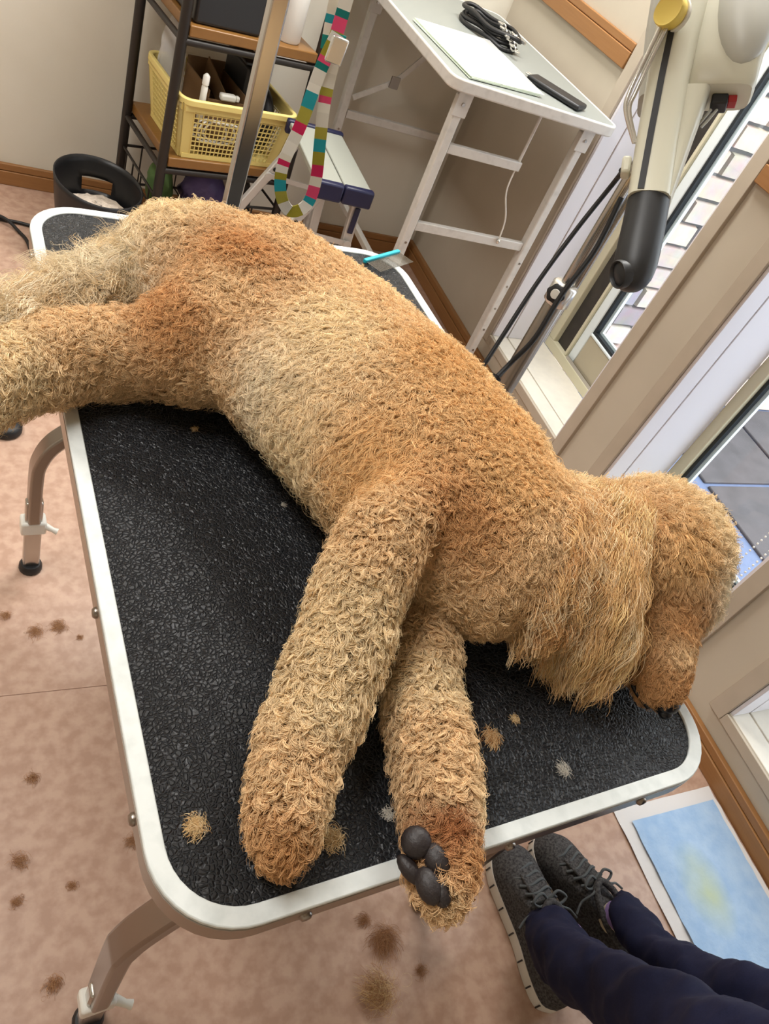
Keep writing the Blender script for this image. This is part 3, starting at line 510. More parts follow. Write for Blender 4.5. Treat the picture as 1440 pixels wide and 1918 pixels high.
# ear: long combed hair over a hanging leather
em = MB(); chain(em, [((.575, .385, .858), .030), ((.550, .340, .845), .040), ((.545, .310, .812), .044), ((.562, .290, .780), .040)])
ear = em.build('ear', M['skinfur'], dog, smooth=True); ear.data.transform(Matrix.Translation(-Vector(DL)))
r2 = ear.modifiers.new('remesh', 'REMESH'); r2.mode = 'VOXEL'; r2.voxel_size = 0.006; r2.use_smooth_shade = True
def combed(n_clump, per, K, roots, spread, L, path_dir, wave, cols, cl=.75, spacing=.006, droop=0.0, normals=None, zmin=T + .003):
    P = roots; nc = len(P); d = unit(path_dir + rng.normal(0, spread, (nc, 3))); Ln = L * rng.uniform(.6, 1.15, nc)
    s = np.linspace(0, 1, K)[None]; up = normals if normals is not None else np.tile((0, 0, 1.0), (nc, 1)); sd = unit(np.cross(d, up))
    ph_ = rng.uniform(0, 6.28, nc); fr = rng.uniform(.8, 1.8, nc)
    g_ = P[:, None] + d[:, None] * (Ln[:, None] * s)[..., None] + sd[:, None] * (wave * s * np.sin(ph_[:, None] + 6.28 * fr[:, None] * s))[..., None] + up[:, None] * (.010 * np.sin(s * 3.1) * rng.uniform(.2, 1.4, (nc, 1)) + wave * .6 * s * np.cos(ph_[:, None] + 6.28 * fr[:, None] * s))[..., None]
    g_[..., 2] -= droop * s ** 2
    off = rng.normal(0, spacing, (nc, per, 1, 3)) * (1 - cl * s[0] ** .8 * rng.uniform(.7, 1, (nc, per, 1)))[..., None]
    S = g_[:, None] + off; lj = rng.uniform(.6, 1.0, (nc, per, 1, 1)); S = S[:, :, :1] + (S - S[:, :, :1]) * lj
    S[..., 2] = np.maximum(S[..., 2], zmin) if zmin is not None else S[..., 2]
    ci = np.array([lin(c) for c in cols])[rng.integers(0, len(cols), nc)] * rng.uniform(.8, 1.15, (nc, 1)); col = np.repeat(ci, per, 0) * rng.uniform(.9, 1.1, (nc * per, 1))
    return S.reshape(nc * per, K, 3), col
ec = np.array([(.592, .392, .862), (.556, .342, .848), (.549, .312, .818), (.566, .290, .785)])
def ear_roots(n):
    k = rng.random(n) * 3; i = np.minimum(k.astype(int), 2); f_ = (k - i)[:, None]; c = ec[i] * (1 - f_) + ec[i + 1] * f_
    dirs = unit(rng.normal(size=(n, 3)) + np.array((-.25, 0, .5))); return c + dirs * np.array((.040, .036, .034)), dirs
P_, D_ = ear_roots(2600)
Se, ce = combed(0, 22, 10, P_, .16, .046, np.array((-.34, -.62, -.68)), .0022, [LITE, GOLD, GOLD, APR, GOLD, (240, 208, 150)], .6, .0055, .004, D_)
eh = hair('ear_hair', keep_above(Se), np.linspace(.00028, .00012, 10), ce, M['hair'], dog, DL); eh['kind'] = 'stuff'
# flyaway hairs soften the outline
Pf, Nf_ = sample(36000, wt); prf, cmf = params(Pf); s6 = np.linspace(0, 1, 6)[None, :, None]; df = unit(Nf_ + rng.normal(0, .7, Nf_.shape)); bf = rng.normal(0, .45, Nf_.shape)
cmf = cmf + .8 * rng.normal(size=cmf.shape); tf = unit(cmf - Nf_ * (cmf * Nf_).sum(1, keepdims=True)); bf2 = np.cross(Nf_, tf)
Lf = (prf[:, 0] * rng.uniform(.75, 1.15, len(Pf)))[:, None, None]; af = rng.uniform(0, 6.28, len(Pf))[:, None, None] + s6 * rng.uniform(2, 5, len(Pf))[:, None, None]
Sf = Pf[:, None] + Nf_[:, None] * np.sin(s6 * 1.7) * Lf * .85 + tf[:, None] * (1 - np.cos(s6 * 1.6)) * Lf * .7 + (np.cos(af) * tf[:, None] + np.sin(af) * bf2[:, None]) * .0022 * s6
fw_ = hair('flyaway_hair', keep_above(Sf), np.linspace(.00013, .00006, 6), np.minimum(prf[:, 5:8] * 1.12, .95), M['hair'], dog, DL); fw_['kind'] = 'stuff'
# neck ruff: combed hair between shoulder and ear
Pn, Nn_ = sample(30000); rc = np.array([(.545, .405, .868), (.525, .355, .862), (.505, .315, .83), (.510, .300, .79)])
dn = np.min(np.stack([np.linalg.norm(Pn - q, axis=1) for q in rc]), 0); ok = (dn < .052) & (Nn_[:, 2] > -.35); Pn, Nn_ = Pn[ok][:2600], Nn_[ok][:2600]
Sr, cr = combed(0, 16, 9, Pn, .20, .034, np.array((-.22, -.68, -.30)), .0025, [LITE, GOLD, APR, BRN, GOLD], .6, .005, .004, Nn_)
nh = hair('neck_ruff', keep_above(Sr), np.linspace(.00028, .00012, 9), cr, M['hair'], dog, DL); nh['kind'] = 'stuff'
# tail plume
k = rng.random(1300); tc_ = np.array([(.20, .850, .825), (.13, .806, .80), (.07, .765, .79), (-.02, .700, .785)])
i = np.minimum((k * 3).astype(int), 2); f_ = (k * 3 - i)[:, None]; P_ = tc_[i] * (1 - f_) + tc_[i + 1] * f_ + rng.normal(0, .012, (1300, 3))
Dn = unit(rng.normal(size=(1300, 3)) + (0, .0, .1))
St, ct = combed(0, 22, 12, P_, .50, .058, np.array((-.78, -.42, -.02)) , .008, [CRM, (226, 206, 172), (236, 216, 180), LITE], .6, .006, .02, Dn, None)
th_ = hair('tail_plume', keep_above(St), np.linspace(.00026, .0001, 12), ct, M['hair'], dog, DL); th_['kind'] = 'stuff'
# nose, mouth, eye, pads
mb = MB(); mb.ell((.6460, .2185, .7500), (.0165, .012, .0125)); mb.ell((.642, .211, .7455), (.009, .007, .006)); mb.v = [tuple(np.array(p) - DL) for p in mb.v]; tag(mb.build('nose', M['nose'], dog, smooth=True), 'black nose at the tip of the muzzle')
mb = MB(); mb.tube(bez([(.628, .222, .742), (.616, .240, .748), (.612, .262, .755)], 6), [.004 - .0002 * q for q in range(13)], 8); mb.v = [tuple(np.array(p) - DL) for p in mb.v]; mb.build('mouth', M['nose'], dog, smooth=True)
for c, r, a in (((.2880, .1335, 0.783), (.0120, .0125, .0080), 0.3), ((.2985, .1180, 0.785), (.0095, .0130, .0070), 0.2), ((.2880, .1030, 0.780), (.0095, .0140, .0075), 0.1), ((.2965, .0990, 0.780), (.0080, .0135, .0070), -0.1), ((.2800, .1185, 0.774), (.0065, .0130, .0065), 0.4)):
    mb = MB().ell(c, r, Matrix.Rotation(a, 3, 'Z') @ Matrix.Rotation(-0.5, 3, 'Y'), 14, 9); mb.v = [tuple(np.array(p) - DL) for p in mb.v]; mb.build('paw_pad', M['pad'], dog, smooth=True)

# ------------------------------------------------------------------ loose clippings
def tuft(name, p, r, n, L, cols, label, flat=0.35, curl=.5, group=None, ang=None):
    K = 9; n = int(n * 1.6); s_ = np.linspace(0, 1, K)[None]; p = np.array(p, float)
    c = p + np.stack([rng.normal(0, r * .4, n), rng.normal(0, r * .4, n), rng.uniform(0.0006, r * flat, n)], 1)
    a = rng.uniform(0, 6.28, n) if ang is None else ang + rng.normal(0, .5, n); k_ = rng.normal(0, 6 * curl, n)
    aa = a[:, None] + k_[:, None] * s_; st = (L * rng.uniform(.5, 1.2, n) / K)[:, None]
    x = np.cumsum(np.cos(aa) * st, 1); y = np.cumsum(np.sin(aa) * st, 1); x -= x.mean(1, keepdims=True); y -= y.mean(1, keepdims=True)
    z = np.sin(s_ * 3.14) * rng.uniform(0, r * flat, (n, 1))
    S = np.stack([c[:, :1] + x, c[:, 1:2] + y, np.maximum(c[:, 2:] + z, p[2] + .0004)], 2)
    col = np.array([lin(q) for q in cols])[rng.integers(0, len(cols), n)]
    o = hair(name, S, np.linspace(.00018, .00008, K), col, M['hair'], None, p); o.location = p
    return tag(o, label, 'hair tuft', group)
FA, FB = [(222, 192, 142), (206, 168, 116), (232, 210, 170)], [(200, 196, 186), (222, 214, 200)]
tz = TZ + .0002
tuft('hair_tuft', (.143, .197, tz), .009, 110, .015, FA, 'fluffy tan hair tuft with a wispy tail left of the upper forepaw', ang=.5)
tuft('hair_tuft', (.249, .167, tz), .010, 130, .016, FA, 'round yellowish hair tuft lying on the leather between the two forepaws')
tuft('hair_tuft', (.435, .226, tz), .009, 90, .022, [(226, 196, 150), (190, 140, 88)], 'curled tan hair tuft on the leather just right of the lower foreleg', ang=1.1)
tuft('hair_tuft', (.471, .241, tz), .005, 45, .010, FA, 'tiny pale hair tuft on the leather between lower foreleg and ear, furthest from the rim')
tuft('hair_tuft', (.501, .182, tz), .007, 40, .016, FB, 'thin greyish wisp of hair on the leather near the front rim under the muzzle', ang=-1)
tuft('hair_tuft', (.216, .644, tz), .004, 40, .008, FA, 'small tan crumb of hair on the leather below the hind leg')
tuft('hair_tuft', (.304, .177, tz), .005, 40, .012, FB, 'small grey hair wisp touching the left side of the lower forepaw')
tuft('hair_tuft', (.296, .528, tz), .003, 25, .007, FB, 'tiny white hair speck on the leather beside the belly')
FC = [(168, 122, 86), (190, 146, 108), (146, 102, 70)]
fl_t = [((.554, .121), .030, 260, .05, 'large pale and brown hair clump on the floor below the front rim', FA + FC, .5, -.9), ((.590, .187), .022, 160, .06, 'long brown hair strand on the floor between table front and big hair clump', FC, .25, 1.35),
        ((.036, .884), .010, 50, .02, 'brown hair curl on the floor at the far left edge beside the steel leg', FC, .3, None), ((.048, .434), .013, 70, .022, 'round dark brown hair ball on the floor left of the near table corner', FC, .4, None),
        ((.071, .562), .010, 50, .022, 'loose brown hair curl on the floor above the round dark hair ball', FC, .3, None), ((.125, .853), .014, 70, .03, 'flat brown hair wisp on the floor beside the table edge past the floor seam', FC, .2, .1),
        ((.085, .845), .014, 60, .03, 'faint brown hair wisp on the floor left of the flat wisp past the seam', FC, .2, .6), ((.118, .383), .007, 35, .016, 'small brown hair curl on the floor between hair ball and table rim', FC, .3, None),
        ((.085, .256), .013, 70, .024, 'ragged brown hair tuft on the floor just left of the nearest table leg', FC, .35, 1.2), ((.150, .215), .010, 50, .020, 'red brown hair tuft beside the foot of the nearest table leg', [(140, 76, 48), (120, 64, 44)], .3, .4),
        ((.214, .432), .012, 60, .024, 'brown hair tuft on the floor beside the table edge near its front corner bolt', FC, .3, 1.0), ((.161, .826), .006, 35, .012, 'dark hair speck on the floor close to the table edge near the side bolt', FC, .3, None),
        ((.041, .378), .009, 40, .018, 'pale brown hair curl on the floor below the round dark hair ball', FC, .3, None), ((.565, .226), .012, 60, .024, 'short brown hair curl on the floor right under the front rim', FC, .3, .2), ((.640, .130), .010, 50, .025, 'thin hair wisp on the floor right of the big hair clump', FC, .25, None)]
for p, r, n, L, lb, cl_, f_, an in fl_t: tuft('hair_tuft', (*p, .0003), r, n, L, cl_, lb, f_, .6, None, an)

# ------------------------------------------------------------------ comb
cb = thing('grooming_comb', 'steel grooming comb with turquoise spine lying over the far right table edge', 'comb', (.575, 1.077, TZ + .002), math.atan2(.053, .085))
Lc = .102
MB().span((0, -.003, 0), (Lc, .004, .007)).build('spine', M['teal'], cb, bevel=.0015)
mb = MB()
for k in range(34):
    x = .002 + (Lc - .004) * k / 33; mb.bar((x, -.003, .0035), (x + .003, -.034, .0035), (.0006), .0008)
o = mb.build('teeth', M['chrome'], cb); o['kind'] = 'stuff'

# ------------------------------------------------------------------ grooming arm and loop
ga = thing('grooming_post', 'square steel grooming post clamped to the far edge of the black table', 'post', (.346, 1.129, 0))
MB().span((-.012, -.012, .66), (.012, .012, 1.52)).build('post', M['chrome'], ga, bevel=.003)
MB().span((-.020, -.028, .672), (.020, -.0125, .692)).span((-.020, -.040, TZ - .046), (.020, .014, TZ - .0275)).build('clamp', M['chrome2'], ga, bevel=.002)
MB().span((-.011, -.3, 1.521), (.16, .011, 1.543)).build('top_arm', M['chrome'], ga, bevel=.003)
lp = thing('grooming_loop', 'hanging grooming loop of webbing striped pink, teal, olive and white', 'leash', (.45, 1.1, .77))
C0 = Vector((0, 0, 1.32))
def hang(P): return [C0 + (Vector(p) - C0) * (1.1 / 1.3) - Vector((.45, 1.1, .77)) for p in P]
SP = [(206, 44, 92), (226, 222, 212), (40, 142, 136), (160, 150, 52), (236, 232, 222), (44, 156, 168), (222, 78, 118), (228, 222, 206), (172, 164, 70), (30, 118, 112)]
def ribbon(name, path, wd, parent, seed):
    P = bez(path, 14); mb = MB(); mb.c = []; rr = random.Random(seed); acc = 0; tgt = 0; col = SP[0]; o = 0; R = []
    vd = Vector((.45, .57, -.69))
    for i, p in enumerate(P):
        t = (P[min(i + 1, len(P) - 1)] - P[max(i - 1, 0)]).normalized(); sd = t.cross(Vector((.25, .95, -.1))).normalized(); nn = t.cross(sd)
        R.append([p - sd * wd / 2 - nn * .001, p + sd * wd / 2 - nn * .001, p + sd * wd / 2 + nn * .001, p - sd * wd / 2 + nn * .001])
    mb.rings(R); ci = 0
    for i in range(len(P) - 1):
        if acc >= tgt: ci = (ci + 1 + rr.randrange(3)) % len(SP); col = SP[ci]; tgt = rr.choice((.008, .011, .015, .018)); acc = 0
        acc += (P[i + 1] - P[i]).length; mb.c += [(*lin(col), 1)] * 4
    mb.c += [(*lin(col), 1)] * 2
    return mb.build(name, M['strap'], parent)
ribbon('webbing', hang([(.503, 1.3, .985), (.492, 1.3, .927), (.485, 1.3, .838), (.473, 1.3, .759), (.484, 1.3, .706), (.510, 1.3, .678), (.537, 1.3, .695), (.541, 1.3, .743), (.526, 1.3, .819), (.513, 1.3, .89), (.507, 1.3, .985)]), .018, lp, 3)
ribbon('webbing', hang([(.502, 1.302, .965), (.502, 1.302, 1.03), (.500, 1.302, 1.12), (.49, 1.302, 1.30), (.48, 1.302, 1.558)]), .018, lp, 5)
ribbon('webbing', hang([(.496, 1.312, .955), (.488, 1.312, 1.03), (.486, 1.312, 1.12), (.48, 1.312, 1.30), (.475, 1.312, 1.558)]), .016, lp, 9)
mb = MB(); q = hang([(.505, 1.285, .985), (.502, 1.285, .945)]); mb.bar(q[0], q[1], .024, .007, up=(0, 1, 0)); mb.build('buckle', M['silver'], lp, bevel=.002)

# ------------------------------------------------------------------ kitchen rack in the back corner
SR = math.radians(11.5); SO = (.435, 2.105, 0)
rk = thing('storage_rack', 'black metal rack with honey wood shelves against the back wall', 'rack', SO, SR)
def sw(x, y, z): c_, s_ = math.cos(SR), math.sin(SR); return (SO[0] + x * c_ - y * s_, SO[1] + x * s_ + y * c_, z)
for x in (0, .385):
    for y in (0, .30):
        pr_ = MB().tube([(x, y, 0.001), (x, y, 1.05)], .0135, 12).build('post', M['blackmetal'], rk, smooth=True)
for z in (.368, .700, 1.02):
    MB().span((.012, -.012, z - .026), (.373, .312, z)).build('shelf_board', M['shelfwood'], rk, bevel=.003)
    for y in (-.003, .303): MB().tube([(.0, y, z - .040), (.385, y, z - .040)], .0095, 10).build('rail', M['blackmetal'], rk, smooth=True)
    for x in (0, .385): MB().tube([(x, 0, z - .040), (x, .30, z - .040)], .008, 8).build('side_rail', M['blackmetal'], rk, smooth=True)
for z in (.12, .24):
    for y in (.0, .30): MB().tube([(0, y, z), (.385, y, z)], .004, 8).build('wire', M['blackmetal'], rk, smooth=True)
    for x in (0, .385): MB().tube([(x, 0, z), (x, .30, z)], .004, 8).build('wire', M['blackmetal'], rk, smooth=True)
for x in (.06, .12, .18, .24, .30): MB().tube([(x, 0, .24), (x, 0, .12), (x, .30, .12), (x, .30, .24)], .0025, 6).build('wire', M['blackmetal'], rk, smooth=True)
for y in (.06, .13, .20, .26):
    MB().tube([(0, y, .24), (0, y, .12)], .0025, 6).build('wire', M['blackmetal'], rk, smooth=True)
# things on it
bx_ = thing('storage_box', 'dark grey plastic box on the upper shelf of the rack', 'box', sw(.02, .0, .7005), SR)
MB().span((0.004, .004, 0), (.186, .236, .15)).build('body', M['charcoal'], bx_, bevel=.008)
MB().span((.0, .0, .151), (.19, .24, .175)).build('lid', M['blackplastic'], bx_, bevel=.006)
MB().span((.198, .02, 0), (.232, .22, .16)).build('file_holder', M['black'], thing('black_file', 'slim black file standing right of the dark grey box', 'file', sw(.02, .0, .7005), SR), bevel=.003)
rl = thing('paper_roll', 'upright white kitchen paper roll at the right end of the upper shelf', 'paper roll', sw(.300, .045, .7005), SR)
MB().lathe([(.010, .0), (.034, .0), (.037, .004), (.037, .216), (.034, .22), (.010, .22)], 28).build('sheets', M['tissue'], rl, smooth=True)
MB().lathe([(.0095, .0005), (.0095, .224)], 16).build('core', M['card'], rl, smooth=True)
bk = thing('plastic_basket', 'pale yellow lattice plastic basket on the middle shelf of the rack', 'basket', sw(.022, -.020, .3685), SR)
BX, BY, BH = .335, .275, .165
def brect(t): e = .022 * (1 - t); return (e, e, BX - e, BY - e)
x0, y0, x1, y1 = brect(0); MB().prism(rrect(x0, y0, x1, y1, .025, 5), .0, .004).build('bottom', M['basket'], bk)
mb = MB(); a_, b_ = rrect(-.008, -.008, BX + .008, BY + .008, .035, 6), rrect(.004, .004, BX - .004, BY - .004, .025, 6); ringprism(mb, a_, b_, BH - .018, BH); mb.build('rim', M['basket'], bk, smooth=True, bevel=.003)
def wallpt(side, u, t):
    x0, y0, x1, y1 = brect(t); z = .002 + t * (BH - .014)
    return {0: (x0 + (x1 - x0) * u, y0, z), 1: (x1, y0 + (y1 - y0) * u, z), 2: (x1 - (x1 - x0) * u, y1, z), 3: (x0, y1 - (y1 - y0) * u, z)}[side]
for sd in range(4):
    n_ = 20 if sd % 2 == 0 else 16; mb = MB(); pw = .10 if sd % 2 == 0 else .12
    for k in range(n_ + 1):
        u = pw + (1 - 2 * pw) * k / n_; mb.bar(wallpt(sd, u, .06), wallpt(sd, u, .9), (.0022), .003, up=(0, 1, 0) if sd % 2 == 0 else (1, 0, 0))
    for k in range(10):
        t = .06 + .78 * k / 9; mb.bar(wallpt(sd, pw, t), wallpt(sd, 1 - pw, t), .003, .0022)
    o = mb.build('lattice', M['basket'], bk); o['kind'] = 'stuff'
    for ua, ub in ((0.0, pw), (1 - pw, 1.0)):
        mb = MB(); A_ = [wallpt(sd, ua, 0), wallpt(sd, ub, 0), wallpt(sd, ub, 1), wallpt(sd, ua, 1)]; nrm = {0: (0, .003, 0), 1: (-.003, 0, 0), 2: (0, -.003, 0), 3: (.003, 0, 0)}[sd]
        mb.add(A_ + [tuple(np.array(p) + nrm) for p in A_], [(0, 1, 2, 3), (7, 6, 5, 4), (0, 4, 5, 1), (1, 5, 6, 2), (2, 6, 7, 3), (3, 7, 4, 0)]); mb.build('corner_panel', M['basket'], bk)
    mb = MB(); mb.bar(wallpt(sd, .02, .93), wallpt(sd, .98, .93), .004, .02); mb.build('upper_band', M['basket'], bk)
    mb = MB(); mb.bar(wallpt(sd, .02, .03), wallpt(sd, .98, .03), .004, .012); mb.build('lower_band', M['basket'], bk)
def inb(x, y, z): return sw(.022 + x, -.020 + y, .3685 + z)
cd = thing('card_box', 'open brown cardboard box inside the yellow basket', 'box', inb(.085, .045, .0045), SR)
for a, b in (((0, 0, 0), (.11, .004, .150)), ((0, .166, 0), (.11, .17, .190)), ((0, .004, 0), (.004, .166, .17)), ((.106, .004, 0), (.11, .166, .17)), ((.004, .004, 0), (.106, .166, .004))): MB().span(a, b).build('side', M['card'], cd)
mb = MB(); mb.bar((.055, .006, .135), (.055, .164, .175), .003, .05); mb.build('flap', M['card'], cd)
cs_ = thing('black_case', 'large black case standing in the yellow basket behind the post', 'case', inb(.198, .075, .0045), SR)
MB().span((0, 0, 0), (.05, .15, .235)).build('shell', M['black'], cs_, bevel=.008); MB().span((-.006, .01, .236), (.056, .14, .246)).build('flap', M['blackplastic'], cs_, bevel=.003)
pb = thing('tool_pouch', 'black pouch at the right end inside the yellow basket', 'pouch', inb(.255, .06, .0045), SR)
MB().ell((.03, .07, .09), (.03, .085, .09)).build('bag', M['black'], pb, smooth=True); MB().tube(bez([(.005, .02, .15), (.02, .05, .205), (.04, .10, .205), (.05, .13, .15)], 5), .004, 6).build('handle', M['blackplastic'], pb, smooth=True)
mk = thing('white_marker', 'white marker pen standing upright in the yellow basket', 'pen', inb(.062, .028, .105), SR)
MB().lathe([(.006, 0), (.0085, .004), (.0085, .085), (.006, .09)], 12).build('barrel', M['whiteplastic'], mk, smooth=True); MB().lathe([(.009, .0905), (.009, .112), (.003, .118)], 12).build('cap', M['whiteplastic'], mk, smooth=True)
wt_ = thing('white_tube', 'short white tube lying on the front edge of the cardboard box', 'tube', inb(.118, .048, .156), SR)
MB().span((0, -.010, 0), (.045, .010, .018)).build('barrel', M['whiteplastic'], wt_, bevel=.005); MB().span((.0455, -.007, .002), (.056, .007, .016)).build('cap', M['whiteplastic'], wt_, bevel=.003)
mb = MB(); R = []
for i in range(9):
    t = i / 8; zc_ = .06 + .215 * t; r1 = .040 * math.sin(.5 + 2.4 * t); R.append([(.058 + r1 * math.cos(6.283 * k / 14) * (1 + .15 * math.sin(3 * k + i)), .20 + .6 * r1 * math.sin(6.283 * k / 14) * (1 + .15 * math.cos(2 * k + i)), zc_ - .03 * math.cos(6.283 * k / 14)) for k in range(14)])
mb.rings(R); pbag = mb.build('plastic_bag', M['film'], None, smooth=True); pbag.location = inb(-.01, .02, 0); pbag.rotation_euler = (0, 0, SR); tag(pbag, 'crumpled clear plastic bag sticking up from the left end of the basket', 'bag')
mb = MB()
for k in range(3):
    P = [(.10 + .05 * math.cos(6.283 * i / 24) * (1 + .1 * k) + .02 * k, .018 + .006 * math.sin(i), .075 + .03 * math.sin(6.283 * i / 24)) for i in range(24)]; mb.tube(P, .0028, 6, True)
cbl = mb.build('white_cable', M['whiteplastic'], None, smooth=True); cbl.location = inb(0.0, .012, 0); cbl.rotation_euler = (0, 0, SR); tag(cbl, 'coiled white cable seen through the front lattice of the basket', 'cable')
def lump(name, m, label, cat, c, r, seed, amp=.18):
    rr = random.Random(seed); mb = MB().ell((0, 0, r[2]), r, None, 18, 12); ph_ = [rr.uniform(0, 6) for _ in range(6)]
    mb.v = [(x * (1 + amp * math.sin(5 * math.atan2(y, x) + ph_[0]) * math.sin(9 * z / r[2] + ph_[1])), y * (1 + amp * math.sin(4 * math.atan2(y, x) + ph_[2] + 6 * z / r[2])), max(0.0, z * (1 + .3 * amp * math.sin(18 * x / r[0] * .3 + ph_[3])))) for x, y, z in mb.v]
    o = mb.build(name, m, None, smooth=True); o.location = c; o.rotation_euler = (0, 0, SR); return tag(o, label, cat)
lump('purple_bag', M['purple'], 'crumpled purple bag in the wire basket under the rack', 'bag', sw(.185, .11, .123), (.070, .060, .085), 1)
lump('green_cloth', M['green'], 'folded green cloth in the wire basket left of the purple bag', 'cloth', sw(.062, .14, .123), (.036, .05, .085), 2)
lump('maroon_cloth', M['maroon'], 'small maroon cloth at the front of the wire basket under the rack', 'cloth', sw(.066, .042, .123), (.038, .032, .04), 3)
lump('dark_bag', M['black'], 'dark bag in the wire basket right of the purple bag', 'bag', sw(.318, .13, .123), (.036, .06, .075), 4)

# ------------------------------------------------------------------ waste bin
bn = thing('waste_bin', 'round black bin with a slotted handle, left of the rack', 'bin', (.285, 2.135, 0))
NB, NZ = 40, 14; mb = MB(); g_ = []
for j in range(NZ + 1):
    t = j / NZ; r_ = .088 + .030 * t ** .8; tilt = .020 * t ** 3
    g_.append([len(mb.v) + k for k in range(NB)]); mb.v += [(r_ * math.cos(6.2832 * k / NB), r_ * math.sin(6.2832 * k / NB), .245 * t + tilt * (.6 * math.sin(6.2832 * k / NB) - .4 * math.cos(6.2832 * k / NB))) for k in range(NB)]
for j in range(NZ):
    for k in range(NB):
        if j in (9, 10) and 7 <= k <= 11: continue
        l = (k + 1) % NB; mb.f.append((g_[j][k], g_[j][l], g_[j + 1][l], g_[j + 1][k]))
mb.f.append(tuple(g_[0])[::-1]); bo = mb.build('shell', M['blackplastic'], bn, smooth=True); so = bo.modifiers.new('solid', 'SOLIDIFY'); so.thickness = .004; so.offset = -1
fm = MB(); R = []
for i in range(10):
    rr_ = .090 * (1 - (i / 9) ** 1.6); R.append([(rr_ * math.cos(6.2832 * k / 24) * (1 + .04 * math.sin(3 * k)), rr_ * math.sin(6.2832 * k / 24), .150 + .020 * (i / 9) + .012 * random.random()) for k in range(24)])
fm.rings(R); fm.v = [(x, y, z) for x, y, z in fm.v]; o = fm.build('clippings', M['fluff'], None, smooth=True); o.location = (.285, 2.135, 0); tag(o, 'fluffy white hair clippings heaped inside the round black bin', 'clippings', None, 'stuff')

# ------------------------------------------------------------------ step stool
st = thing('step_stool', 'folding aluminium step stool with navy plastic corners below the white table', 'step stool', (.747, 1.806, 0), math.radians(-2))
SZ, SW_, SD = .53, .157, .31
for a, b in (((.0, .0, SZ - .015), (SW_ / 2 - .002, SD, SZ)), ((SW_ / 2 + .002, .0, SZ - .015), (SW_, SD, SZ))): MB().span(a, b).build('tread', M['stooltop'], st, bevel=.003)
for a, b in (((-.006, -.024, SZ - .045), (SW_ / 2 - .001, -.0005, SZ + .003)), ((SW_ / 2 + .001, -.024, SZ - .045), (SW_ + .006, -.0005, SZ + .003)), ((-.006, SD + .0005, SZ - .035), (SW_ + .006, SD + .022, SZ + .005))): MB().span(a, b).build('end_cap', M['navy'], st, bevel=.006)
for y in (.012, SD - .013):
    MB().bar((.040, y, SZ - .025), (-.215, y, .016), .024, .020, up=(0, 1, 0)).build('leg', M['stoolalu'], st, bevel=.003)
    MB().bar((.135, y, SZ - .025), (.165, y, .016), .028, .020, up=(0, 1, 0)).build('leg', M['stoolalu'], st, bevel=.003)
    for xx in (-.215, .165): MB().span((xx - .016, y - .014, .0005), (xx + .016, y + .014, .018)).build('foot', M['navy'], st, bevel=.003)
    MB().bar((-.03, y - .014, .38), (.142, y - .014, .37), .014, .004, up=(0, 1, 0)).build('brace', M['stoolalu'], st)
    for xx, zz in ((-.03, .38), (.142, .37)): MB().lathe([(.011, -.003), (.011, .003)], 12, Matrix.Translation((xx, y - .019, zz)) @ Matrix.Rotation(math.pi / 2, 4, 'X')).build('hinge', M['stoolalu'], st, smooth=True)
    for zz in (.44, .40): MB().lathe([(.006, -.001), (.006, .001)], 10, Matrix.Translation((.040 - .255 * (SZ - .025 - zz) / .49, y - .0112, zz)) @ Matrix.Rotation(math.pi / 2, 4, 'X')).build('painted_hole', M['dark'], st)  # flat near-black disc, hole shade painted onto the leg
MB().span((.132, -.004, SZ - .13), (.148, .0015, SZ - .055)).build('latch', M['navy'], st, bevel=.003)
MB().span((-.115, .024, .19), (-.100, SD - .025, .215)).build('cross_bar', M['stoolalu'], st); MB().span((.140, .024, .19), (.156, SD - .025, .215)).build('cross_bar', M['stoolalu'], st)

# ------------------------------------------------------------------ white folding table in the corner
ft = thing('folding_table', 'tall white folding table with grey top in the room corner', 'table', (.957, 1.700, 0))
FX, FY, FZ = .505, .79, .872
MB().prism(rrect(.004, .004, FX - .004, FY - .004, .026, 6), FZ - .022, FZ - .001).build('table_board', M['greytop'], ft)
ringprism(MB(), rrect(-.004, -.004, FX + .004, FY + .004, .034, 8), rrect(.0045, .0045, FX - .0045, FY - .0045, .026, 8), FZ - .028, FZ + .0005).build('edge_band', M['whitemetal'], ft, smooth=True, bevel=.006, seg=3)
for y in (.045, .715):
    for x, xb in ((.062, .064), (.448, .452)):
        l_ = MB().bar((x, y, FZ - .045), (xb, y, .012), .024, .028, up=(0, 1, 0)).build('leg', M['whitemetal'], ft, bevel=.003)
        MB().span((xb - .015, y - .016, .0005), (xb + .015, y + .016, .02)).build('foot', M['greyplastic'], l_, bevel=.003)
        for zz in (.12, .20, .28, .36, .44): MB().lathe([(.0035, -.001), (.0035, .001)], 8, Matrix.Translation((xb, y - .0145, zz)) @ Matrix.Rotation(math.pi / 2, 4, 'X')).build('rivet', M['chrome2'], l_)
        MB().span((x - .020, y - .018, FZ - .090), (x + .020, y - .0145, FZ - .0225)).build('bracket', M['whitemetal'], l_, bevel=.0015)
        MB().lathe([(.005, -.002), (.004, .002)], 10, Matrix.Translation((x, y - .0195, FZ - .060)) @ Matrix.Rotation(math.pi / 2, 4, 'X')).build('screw', M['chrome'], l_)
    MB().span((.077, y - .008, .475), (.437, y + .008, .50)).build('cross_rail', M['whitemetal'], ft, bevel=.002)
MB().span((.077, .037, .690), (.305, .053, .714)).build('short_rail', M['whitemetal'], ft, bevel=.002)
MB().tube([(.297, .045, .845), (.297, .045, .690)], .004, 6).build('brace_rod', M['whitemetal'], ft, smooth=True)
MB().tube(bez([(.297, .045, .689), (.300, .040, .63), (.335, .036, .56), (.345, .034, .50)], 5), .0022, 6).build('pull_cord', M['whiteplastic'], ft, smooth=True)
